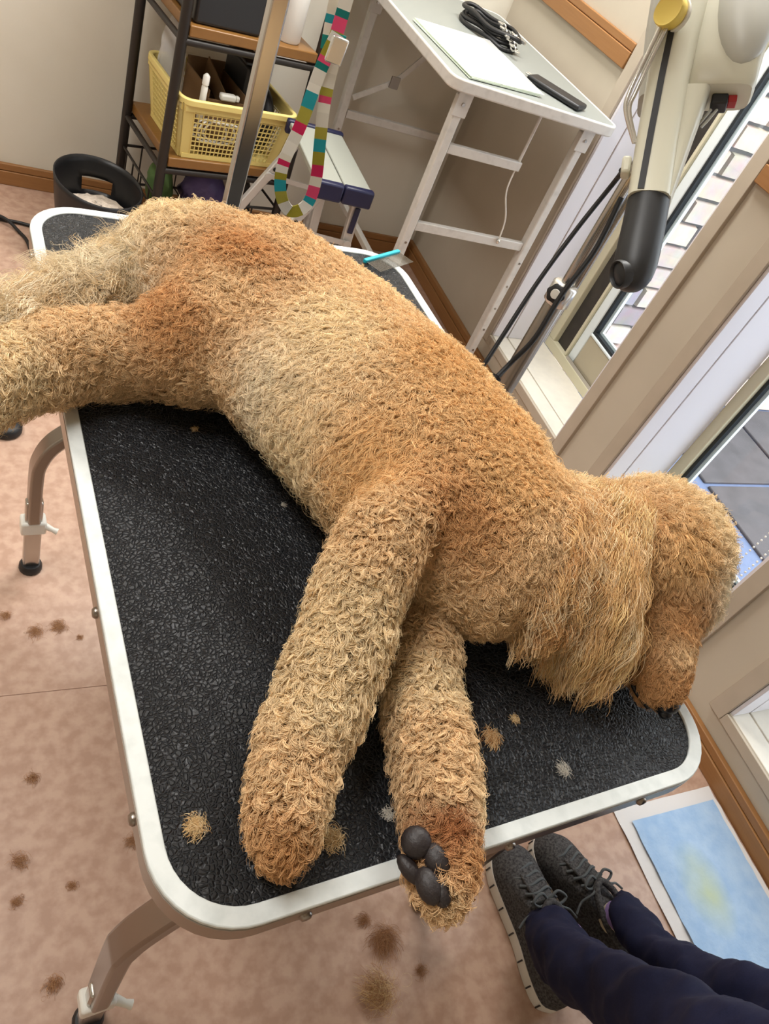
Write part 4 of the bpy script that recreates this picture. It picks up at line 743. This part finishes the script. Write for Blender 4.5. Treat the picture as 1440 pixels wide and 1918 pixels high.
MB().ell((.345, .033, .494), (.006, .006, .008), None, 10, 6).build('cord_knob', M['silver'], ft, smooth=True)
for y in (.715,):
    MB().bar((.075, y - .022, .545), (.190, y - .022, .620), .016, .005, up=(0, 1, 0)).build('folding_brace', M['whitemetal'], ft); MB().bar((.190, y - .026, .620), (.275, y - .026, .735), .016, .005, up=(0, 1, 0)).build('folding_brace', M['whitemetal'], ft)
    MB().span((.175, y - .034, .605), (.205, y - .029, .64)).build('brace_lock', M['chrome2'], ft); MB().span((.262, y - .03, .72), (.29, y - .01, .85)).build('brace_bracket', M['whitemetal'], ft)
MB().bar((.062, .062, .30), (.062, .699, .30), .018, .018).build('side_rail', M['whitemetal'], ft, bevel=.002)
# on the folding table
fz = FZ + .0008
pp = thing('paper_folder', 'pale green folder in a clear sleeve on the grey folding table', 'folder', (0, 0, fz))
for k, (dx, ang) in enumerate(((0, 0), (.004, .006), (.002, -.008))):
    c_, s_ = math.cos(ang), math.sin(ang); pl = [(.978, 2.055), (1.001, 1.716), (1.222, 1.746), (1.205, 2.085)]; cx, cy = 1.10, 1.9
    mb = MB(); mb.prism([(cx + (x - cx) * c_ - (y - cy) * s_ + dx, cy + (x - cx) * s_ + (y - cy) * c_) for x, y in pl], .0022 * k, .0022 * k + .0018); mb.build('sheet', M['paper'], pp)
mb = MB(); mb.prism([(.982, 2.05), (1.006, 1.722), (1.235, 1.745), (1.230, 2.088)], .0068, .0076); mb.build('clear_sleeve', M['film'], pp)
lc = thing('coiled_lead', 'coiled black dog lead with chain and snap hooks on the folding table', 'leash', (1.275, 2.17, fz))
for k, (a_, b_, z_, rot) in enumerate(((.055, .12, .006, .2), (.048, .105, .016, .25), (.040, .09, .026, .1), (.050, .11, .034, .3))):
    P = []
    for i in range(36):
        t = 6.2832 * i / 36; x, y = a_ * math.cos(t) * (1 + .08 * math.sin(3 * t + k)), b_ * math.sin(t) * (1 + .06 * math.cos(2 * t + k)); P.append((x * math.cos(rot) - y * math.sin(rot) - .01, x * math.sin(rot) + y * math.cos(rot), z_ + .003 * math.sin(4 * t + k)))
    MB().tube(P, .007, 8, True, flat=(1.0, .8)).build('strap', M['black'], lc, smooth=True)
for k in range(11):
    P0 = Vector((.005 + .004 * math.sin(k * 2), -.02 - .013 * k, .042 - .0025 * k)); mb = MB(); d_ = Vector((.35 * math.sin(k), -1, 0)).normalized(); e_ = Vector((0, 0, 1)) if k % 2 else d_.cross(Vector((0, 0, 1)))
    mb.tube([P0 + d_ * .011 * math.cos(6.2832 * i / 12) + e_ * .006 * math.sin(6.2832 * i / 12) for i in range(12)], .0022, 6, True); mb.build('chain_link', M['silver'], lc, smooth=True)
for k, (x, y, a_) in enumerate(((.030, -.085, -1.1), (.045, -.05, -1.5), (-.005, -.09, -1.9))):
    mb = MB(); d_ = Vector((math.cos(a_), math.sin(a_), 0)); n_ = Vector((-d_.y, d_.x, 0)); P0 = Vector((x, y, .034))
    mb.tube([P0 + d_ * .016 * math.cos(6.2832 * i / 14) + n_ * .008 * math.sin(6.2832 * i / 14) for i in range(14)], .003, 7, True); mb.bar(P0 + d_ * .016, P0 + d_ * .034, .007, .007); mb.build('snap_hook', M['silver'], lc, smooth=True)
wl = thing('black_pouch', 'flat dark pouch with wrist loop at the far right of the folding table', 'pouch', (1.310, 1.808, fz), math.radians(-55))
MB().span((-.082, -.030, 0), (.082, .030, .014)).build('body', M['charcoal'], wl, bevel=.005); MB().span((-.080, -.0308, .006), (.080, -.0301, .009)).build('zip', M['black'], wl)
MB().tube(bez([(-.083, .01, .007), (-.098, .018, .006), (-.100, .004, .006), (-.083, .002, .007)], 5), .0025, 6).build('wrist_loop', M['silver'], wl, smooth=True)

# ------------------------------------------------------------------ stand dryer
PX, PY = .95, 1.018
ds = thing('dryer_stand', 'chrome telescopic stand of the grooming dryer in front of the window', 'stand', (PX, PY, 0))
MB().lathe([(.019, .05), (.019, .74), (.016, .745)], 18).build('lower_tube', M['chrome2'], ds, smooth=True)
MB().lathe([(.0115, .745), (.0115, 1.30)], 14).build('upper_tube', M['chrome'], ds, smooth=True)
MB().tube([(.020, -.004, .745), (.020, -.004, 1.25)], .006, 8).build('side_rod', M['chrome'], ds, smooth=True)
MB().lathe([(.020, .738), (.025, .742), (.025, .778), (.020, .783)], 18).build('collar', M['silver'], ds, smooth=True)
kd = Vector((-.75, -.55, .2)).normalized(); kq = kd.to_track_quat('Z', 'Y').to_matrix().to_4x4(); kq.translation = Vector((0, 0, .762)) + kd * .024
kb = MB(); R = []
for z, r_ in ((0, .008), (.006, .010), (.007, .016), (.018, .017), (.020, .012)): R.append([kq @ Vector((r_ * (1 + .07 * math.cos(6 * 6.2832 * k / 36)) * math.cos(6.2832 * k / 36), r_ * (1 + .07 * math.cos(6 * 6.2832 * k / 36)) * math.sin(6.2832 * k / 36), z)) for k in range(36)])
kb.rings(R); kk = kb.build('clamp_knob', M['black'], ds, smooth=True); MB().lathe([(.009, .0202), (.0085, .023), (.003, .0235)], 16, kq).build('knob_cap', M['whiteplastic'], kk, smooth=True)
for k in range(5):
    a_ = 6.2832 * k / 5 + .5; lg = MB().bar((.012 * math.cos(a_), .012 * math.sin(a_), .058), (.24 * math.cos(a_), .24 * math.sin(a_), .045), .03, .022).build('base_leg', M['chrome2'], ds, bevel=.004)
    MB().lathe([(.018, -.012), (.021, -.008), (.021, .008), (.018, .012)], 14, Matrix.Translation((.23 * math.cos(a_), .23 * math.sin(a_), .0215)) @ Matrix.Rotation(a_ + math.pi / 2, 4, 'Z') @ Matrix.Rotation(math.pi / 2, 4, 'Y')).build('caster', M['black'], lg, smooth=True)
E1, E2, E3 = Vector((.197183, .744668, .637643)), Vector((.713589, -.555010, .427497)), Vector((-.672242, -.370721, .640825))
DM = Matrix((E2, E1, E3)).transposed().to_4x4(); DM.translation = Vector((.820, .7525, .929))
dr = thing('grooming_dryer', 'cream stand dryer with dark grey nozzle and yellow knob hanging at upper right', 'hair dryer', mtx=DM)
def yr(y): return y * .86 if y < .157 else y - .022
def ring2(cx, cy, hw, hd, zc_=0.0, n=20, p=2.6, ax=(1, 0)):
    out = []; cy = yr(cy)
    for k in range(n):
        t = 6.2832 * k / n; c_, s_ = math.cos(t), math.sin(t); a_ = math.copysign(abs(c_) ** (2 / p), c_); b_ = math.copysign(abs(s_) ** (2 / p), s_)
        out.append((cx + hw * a_ * ax[0], cy + hw * a_ * ax[1], zc_ + hd * b_))
    return out
# nozzle: straight sleeve that turns to the left at its end
mb = MB().rings([ring2(cx, y, hw, hd, p=2.1) for y, cx, hw, hd in ((.1565, .0035, .0297, .031), (.116, .002, .0303, .031), (.07, -.0005, .0308, .031), (.043, -.0022, .0305, .0305), (.024, -.0032, .0272, .0275), (.012, -.0038, .0218, .022), (.004, -.0042, .0145, .0145), (.0, -.0045, .005, .005))])
nz_ = mb.build('nozzle', M['charcoal'], dr, smooth=True)
nd = Vector((-.80, -.36, .48)).normalized(); nq = nd.to_track_quat('Z', 'Y').to_matrix().to_4x4(); nq.translation = Vector((-.0115, .0215, .0085))
MB().lathe([(.0165, .002), (.0195, .0), (.0200, .0145), (.0188, .0165), (.0172, .0150), (.0165, .004)], 28, nq).build('nozzle_mouth', M['charcoal'], nz_, smooth=True)
MB().lathe([(.0164, .004), (.0164, .0105), (.001, .0108)], 24, nq).build('nozzle_throat', M['dark'], nz_)  # near-black plug painted as the shade inside the nozzle
BR = [(.157, .0032, .0295, .0315), (.24, .0040, .0300, .034), (.324, .0065, .0305, .037), (.40, .011, .033, .040), (.455, .0145, .0365, .042), (.56, .020, .041, .045), (.62, .022, .036, .040)]
MB().rings([ring2(cx, y, hw, hd, p=3.4) for y, cx, hw, hd in BR]).build('barrel', M['cream'], dr, smooth=True)
mb = MB(); R = []
for y, xa, xb, hd in ((.157, .026, .0335, .022), (.20, .026, .042, .024), (.26, .026, .0535, .027), (.322, .026, .066, .030)): R.append(ring2((xa + xb) / 2, y, (xb - xa) / 2, hd, -.004, p=4.5))
mb.rings(R).build('side_web', M['cream'], dr, smooth=True)
mb = MB(); R = []
for y, xa, xb, hd in ((.3225, .030, .1215, .030), (.330, .030, .1255, .034), (.37, .030, .130, .037), (.44, .032, .140, .040), (.56, .036, .150, .042), (.62, .040, .146, .038)): R.append(ring2((xa + xb) / 2, y, (xb - xa) / 2, hd, -.006, p=5))
mb.rings(R).build('motor_housing', M['cream'], dr, smooth=True)
MB().ell((.100, yr(.445), .026), (.042, .098, .028), None, 24, 14).build('motor_dome', M['greyplastic'], dr, smooth=True)
MB().rings([ring2(-.010, .33, .022, .030, -.035, p=4), ring2(-.006, .45, .030, .034, -.035, p=4), ring2(.0, .60, .034, .036, -.035, p=4)]).build('rear_shell', M['greyplastic'], dr, smooth=True)
mb = MB(); P = [(x, y - .021, z) for x, y, z in ((-.0093, .158, .0316), (-.0066, .24, .0344), (-.003, .324, .0374), (.0016, .40, .0404), (.006, .456, .0424), (.0105, .56, .0452))]
for a, b in zip(P[:-1], P[1:]): mb.bar(a, b, .009, .0016, up=(0, 0, 1))
mb.build('slot', M['black'], dr)
km = Matrix.Translation((.004, .393, .040)) @ Matrix.Rotation(math.radians(-32), 4, 'Y') @ Matrix.Rotation(math.radians(8), 4, 'X')
MB().lathe([(.024, .0), (.025, .003), (.024, .006)], 28, km).build('knob_washer', M['whiteplastic'], dr, smooth=True)
kn = MB().lathe([(.0215, .0065), (.0225, .009), (.0225, .021), (.0215, .0225), (.020, .0222), (.0185, .0218), (.002, .0218)], 32, km).build('knob', M['yellow'], dr, smooth=True)
for dx in (0.0, .0085):
    MB().tube(bez([(-.012 + dx, .380, .046), (-.030 + dx, .325, .040), (-.044 + dx, .285, .030), (-.046 + dx * .6, .262, .022), (-.028 + dx * .3, .222, .006)], 6), .0032, 8).build('bracket_rod', M['silver'], dr, smooth=True)
MB().span((.070, .285, -.020), (.092, .3005, .004)).build('switch_block', M['black'], dr, bevel=.002); MB().span((.0925, .290, -.016), (.104, .3005, .000)).build('switch', M['red'], dr, bevel=.001)
for k, x in enumerate((.072, .080)): MB().tube([(x, .285, -.01), (x - .012, .268, -.014), (x - .018, .261, -.016)], .002, 6).build('wire', M['greyplastic'], dr, smooth=True)
MB().span((-.041, .174, -.012), (-.0275, .200, .012)).build('cord_socket', M['cream'], dr, bevel=.004)
MB().tube([(.055, .45, -.045), (.058, .44, -.085), (.060, .43, -.17)], .018, 12).build('swivel_arm', M['chrome2'], dr, smooth=True)
def cable(name, path, r_, label): mb = MB().tube(bez(path, 8), r_, 8); return solo(mb, name, M['black'], label, 'cable', smooth=True)
cable('power_cord', [tuple(DM @ Vector((-.040, .183, 0))), (.90, .99, .99), (.88, .99, .90), (.84, .965, .80), (.80, .93, .70), (.775, .91, .62), (.77, .93, .40), (.80, 1.0, .006), (.86, 1.12, .006)], .0042, 'black dryer cord bowing down from the dryer body to the floor')
cable('dryer_hose_cord', [(.925, .985, .965), (.912, .960, .88), (.885, .945, .80), (.865, .925, .72), (.845, .925, .66), (.825, .915, .635)], .0048, 'second black cord running diagonally across the chrome stand to a plug')
o = solo(MB().tube([(.822, .913, .636), (.812, .908, .622)], [.011, .008], 12), 'plug', M['black'], 'black plug hanging at the end of the diagonal cord', 'plug', smooth=True)

# ------------------------------------------------------------------ blind chain
for k, (y_, dz) in enumerate(((.700, 0), (.640, 0))):
    mb = MB(); x_ = XW + .10 if k == 0 else XW + .03
    n_ = 60
    for i in range(n_): mb.ell((x_, y_ - .006 * math.sin(i * .05), .20 + .013 * i), (.0028, .0028, .0028), None, 8, 5)
    o = solo(mb, 'blind_chain', M['whiteplastic'], ('ball chain of the blind hanging in front of the glass beside the head', 'ball chain of the blind hanging along the window reveal beside the head')[k], 'chain', smooth=True)

# ------------------------------------------------------------------ floor things
pad = thing('pee_pad', 'used blue absorbent pet pad with white edges on the floor beside the shoes', 'pet pad', (1.178, -.30, 0))
mb = MB(); N1, N2 = 14, 24
for j in range(N2 + 1):
    for i in range(N1 + 1): mb.v.append((.296 * i / N1, .598 * j / N2, .002 + .0035 * random.random()))
for j in range(N2):
    for i in range(N1): a = j * (N1 + 1) + i; mb.f.append((a, a + 1, a + N1 + 2, a + N1 + 1))
padm = mat('pad_white', (224, 222, 222), .9); padb = mat('pad_blue', (152, 186, 226), .9, noise=(30, (176, 204, 234), 5, .3, .7), bump=(120, .4, .002))
o = mb.build('backing', padm, pad, smooth=True)
mb = MB()
for j in range(N2 + 1):
    for i in range(N1 + 1): mb.v.append((.030 + .250 * i / N1, .045 + .522 * j / N2, .0065 + .003 * random.random()))
for j in range(N2):
    for i in range(N1): a = j * (N1 + 1) + i; mb.f.append((a, a + 1, a + N1 + 2, a + N1 + 1))
pc = mb.build('absorbent_core', padb, pad, smooth=True)
nt = padb.node_tree; b = nt.nodes['Principled BSDF']; tc = nt.nodes.new('ShaderNodeTexCoord'); mp = nt.nodes.new('ShaderNodeMapping'); mp.vector_type = 'TEXTURE'
mp.inputs['Location'].default_value = (.128, .410, 0); mp.inputs['Scale'].default_value = (.062, .10, 1); gr = nt.nodes.new('ShaderNodeTexGradient'); gr.gradient_type = 'SPHERICAL'
nz2 = nt.nodes.new('ShaderNodeTexNoise'); nz2.inputs['Scale'].default_value = 14; ml = nt.nodes.new('ShaderNodeMath'); ml.operation = 'MULTIPLY'; m3 = nt.nodes.new('ShaderNodeMath'); m3.operation = 'MULTIPLY'; m3.inputs[1].default_value = 1.9; m3.use_clamp = True
mx = nt.nodes.new('ShaderNodeMix'); mx.data_type = 'RGBA'; mx.inputs[7].default_value = (*lin((190, 206, 176)), 1)
src = b.inputs['Base Color'].links[0].from_socket
nt.links.new(tc.outputs['Object'], mp.inputs[0]); nt.links.new(mp.outputs[0], gr.inputs[0]); nt.links.new(tc.outputs['Object'], nz2.inputs['Vector']); nt.links.new(gr.outputs[1], ml.inputs[0]); nt.links.new(nz2.outputs[0], ml.inputs[1]); nt.links.new(ml.outputs[0], m3.inputs[0]); nt.links.new(m3.outputs[0], mx.inputs[0]); nt.links.new(src, mx.inputs[6]); nt.links.new(mx.outputs[2], b.inputs['Base Color'])
o = solo(MB().lathe([(.026, .0), (.034, .004), (.034, .018), (.028, .024), (.005, .025)], 20), 'rubber_base', M['black'], 'round black rubber base on the floor under the hind paw', 'base', smooth=True); o.location = (.045, 1.385, 0.0005)
cable('floor_cord', [(-.35, 2.20, .006), (-.05, 2.262, .006), (.06, 2.268, .006), (.12, 2.26, .006), (.20, 2.23, .006), (.26, 2.0, .006), (.30, 1.7, .006)], .005, 'black cord on the floor reaching left past the round black bin')
cable('floor_cord', [(-.3, 2.32, .006), (-.02, 2.285, .006), (.05, 2.262, .018), (.095, 2.215, .006), (.118, 2.15, .006), (.14, 1.95, .006), (.2, 1.5, .006)], .005, 'black cord curving on the floor behind the far left table corner')
lump('white_bag', M['film'], 'crumpled clear white bag on the floor under the step stool', 'bag', (1.10, 2.37, .001), (.07, .05, .03), 9, .3)

# ------------------------------------------------------------------ person standing at the table front
pe = thing('person', 'person in navy trousers and grey felt sneakers standing at the table front', 'person', (.92, .08, 0))
PL = Vector((.92, .08, 0))
def legrings(P, n=22, seed=0):
    R = []; P = [(Vector(c), rx, ry) for c, rx, ry in P]; dense = []
    for i in range(len(P) - 1):
        for k in range(6):
            t = k / 6; t2 = t * t * (3 - 2 * t); dense.append((P[i][0].lerp(P[i + 1][0], t2 if False else t), P[i][1] + (P[i + 1][1] - P[i][1]) * t2, P[i][2] + (P[i + 1][2] - P[i][2]) * t2))
    dense.append(P[-1])
    for i, (c, rx, ry) in enumerate(dense):
        fo = [1 + .09 * math.sin(2.1 * i * .8 + 2 * 6.2832 * k / n + seed) * math.exp(-i / 18) + .045 * math.sin(1.1 * i + 6.2832 * k / n * 3 + seed * 2) for k in range(n)]
        R.append([c - PL + Vector((rx * fo[k] * math.cos(6.2832 * k / n), ry * fo[k] * math.sin(6.2832 * k / n), .006 * math.sin(6.2832 * k / n * 2 + i))) for k in range(n)])
    return R
mb = MB()
LL = [((.848, .096, .085), .052, .060), ((.828, .088, .13), .055, .062), ((.794, .050, .20), .053, .058), ((.763, -.008, .32), .055, .058), ((.723, -.053, .45), .058, .062), ((.672, -.125, .62), .068, .070), ((.67, -.19, .80), .085, .088), ((.68, -.21, .88), .09, .095)]
RL = [((.980, .088, .140), .046, .050), ((.968, .074, .165), .046, .052), ((.940, .022, .215), .046, .050), ((.912, -.038, .32), .048, .052), ((.875, -.088, .45), .052, .056), ((.825, -.15, .62), .068, .070), ((.79, -.205, .80), .085, .088), ((.77, -.215, .88), .09, .095)]
mb.rings(legrings(LL, seed=1)); mb.rings(legrings(RL, seed=4))
mb.rings([[Vector((.725 + a_ * math.cos(6.2832 * k / 24), -.215 + b_ * math.sin(6.2832 * k / 24), z)) - PL for k in range(24)] for a_, b_, z in ((.06, .06, .76), (.15, .105, .80), (.165, .115, .88), (.158, .11, .96), (.148, .10, 1.0))])
tr = mb.build('trousers', M['trousers'], pe, smooth=True); r_ = tr.modifiers.new('remesh', 'REMESH'); r_.mode = 'VOXEL'; r_.voxel_size = .009; r_.use_smooth_shade = True; sm_ = tr.modifiers.new('smooth', 'SMOOTH'); sm_.iterations = 3; tx_ = bpy.data.textures.new('folds', 'CLOUDS'); tx_.noise_scale = .055; dm_ = tr.modifiers.new('folds', 'DISPLACE'); dm_.texture = tx_; dm_.strength = .022; dm_.mid_level = .5
def shoe(heel, toe, side):
    h, t_ = Vector(heel), Vector(toe); d_ = (t_ - h); L_ = d_.length; d_.normalize(); x_ = Vector((d_.y, -d_.x, 0))
    F = Matrix((x_, d_, Vector((0, 0, 1)))).transposed().to_4x4(); F.translation = h - PL
    sh = bpy.data.objects.new('shoe', None); COL.objects.link(sh); sh.parent = pe; sh.matrix_local = F
    def outline(sc):
        pr_ = [(0, .0), (.05, .026), (.2, .034), (.4, .034), (.6, .041), (.78, .046), (.9, .038), (.97, .022), (1, .0)]; R_ = [(w_ * sc, t * L_) for t, w_ in pr_]; l_ = [(-w_ * sc * .92, t * L_) for t, w_ in pr_[1:-1]][::-1]
        P = [Vector((*p, 0)) for p in R_ + l_]; P = bez(P + [P[0]], 4)[:-1]; return [(p.x, p.y) for p in P]
    O = outline(1.06); mb = MB(); n_ = len(O)
    cy_ = .5 * L_
    R = [[(x * .97, cy_ + (y - cy_) * .985, .0005) for x, y in O], [(x, y, .006) for x, y in O], [(x, cy_ + (y - cy_) * 1.005, .018) for x, y in O], [(x * .97, y, .026) for x, y in O]]
    mb.rings(R).build('sole', M['sole'], sh, smooth=True)
    mb = MB()
    for i in range(3, n_ - 3, 3):
        x, y = O[i]; m_ = 1.004; mb.box((x * m_, cy_ + (y - cy_) * 1.005, .014), (.003, .0025, .016))
    o_ = mb.build('sole_groove', M['charcoal'], sh); o_['kind'] = 'stuff'
    U = outline(1.0); mb = MB(); R = []
    for z, sx_, y0_, y1_, ex in ((.0245, 1.0, 0, 1, 0), (.036, 1.0, 0, .985, 0), (.052, .93, .0, .95, 0), (.066, .78, .005, .86, 0), (.078, .66, .01, .72, 0), (.088, .60, .015, .56, 0), (.098, .62, .015, .42, 0)):
        R.append([(x * sx_, L_ * y0_ + y * (y1_ - y0_), z + (0.004 * (1 - y / L_) if z > .06 else 0)) for x, y in U])
    up = mb.rings(R, cap=True).build('upper', M['felt'], sh, smooth=True)
    MB().tube([(.026 * math.cos(6.2832 * k / 18), .085 + .062 * math.sin(6.2832 * k / 18), .102 + .010 * math.sin(6.2832 * k / 18)) for k in range(18)], .0065, 8, True).build('collar', M['felt'], sh, smooth=True)
    MB().bar((0, .150, .099), (0, .205, .075), .040, .006).build('tongue', M['felt'], sh, bevel=.002)
    for k in range(5):
        y = .150 + .016 * k; z = .101 - .0085 * k; MB().tube(bez([(-.027, y + .004, z - .008), (-.012, y, z + .003), (.012, y + .008, z + .003), (.027, y + .006, z - .008)], 5), .0028, 7).build('lace', M['lace'], sh, smooth=True)
    for sg in (-1, 1):
        MB().tube(bez([(0, .148, .106), (sg * .016, .160, .118), (sg * .034, .150, .112), (sg * .020, .142, .106), (0, .148, .106)], 6), .0026, 7).build('lace_bow', M['lace'], sh, smooth=True)
        MB().tube(bez([(0, .148, .107), (sg * .024, .135, .110), (sg * .045, .132, .095), (sg * .060, .120, .085)], 6), .0022, 7).build('lace_end', M['lace'], sh, smooth=True)
    MB().lathe([(.026, .085), (.027, .10), (.027, .108)], 16, Matrix.Translation((0, .085, 0))).build('sock_cuff', M['sockpale'], sh, smooth=True)
    MB().lathe([(.0275, .1085), (.025, .118), (.022, .145)], 16, Matrix.Translation((0, .085, 0))).build('sock', M['sock'], sh, smooth=True)
shoe((.846, .010, 0), (.872, .288, 0), 0)
shoe((.996, .018, 0), (.960, .286, 0), 1)
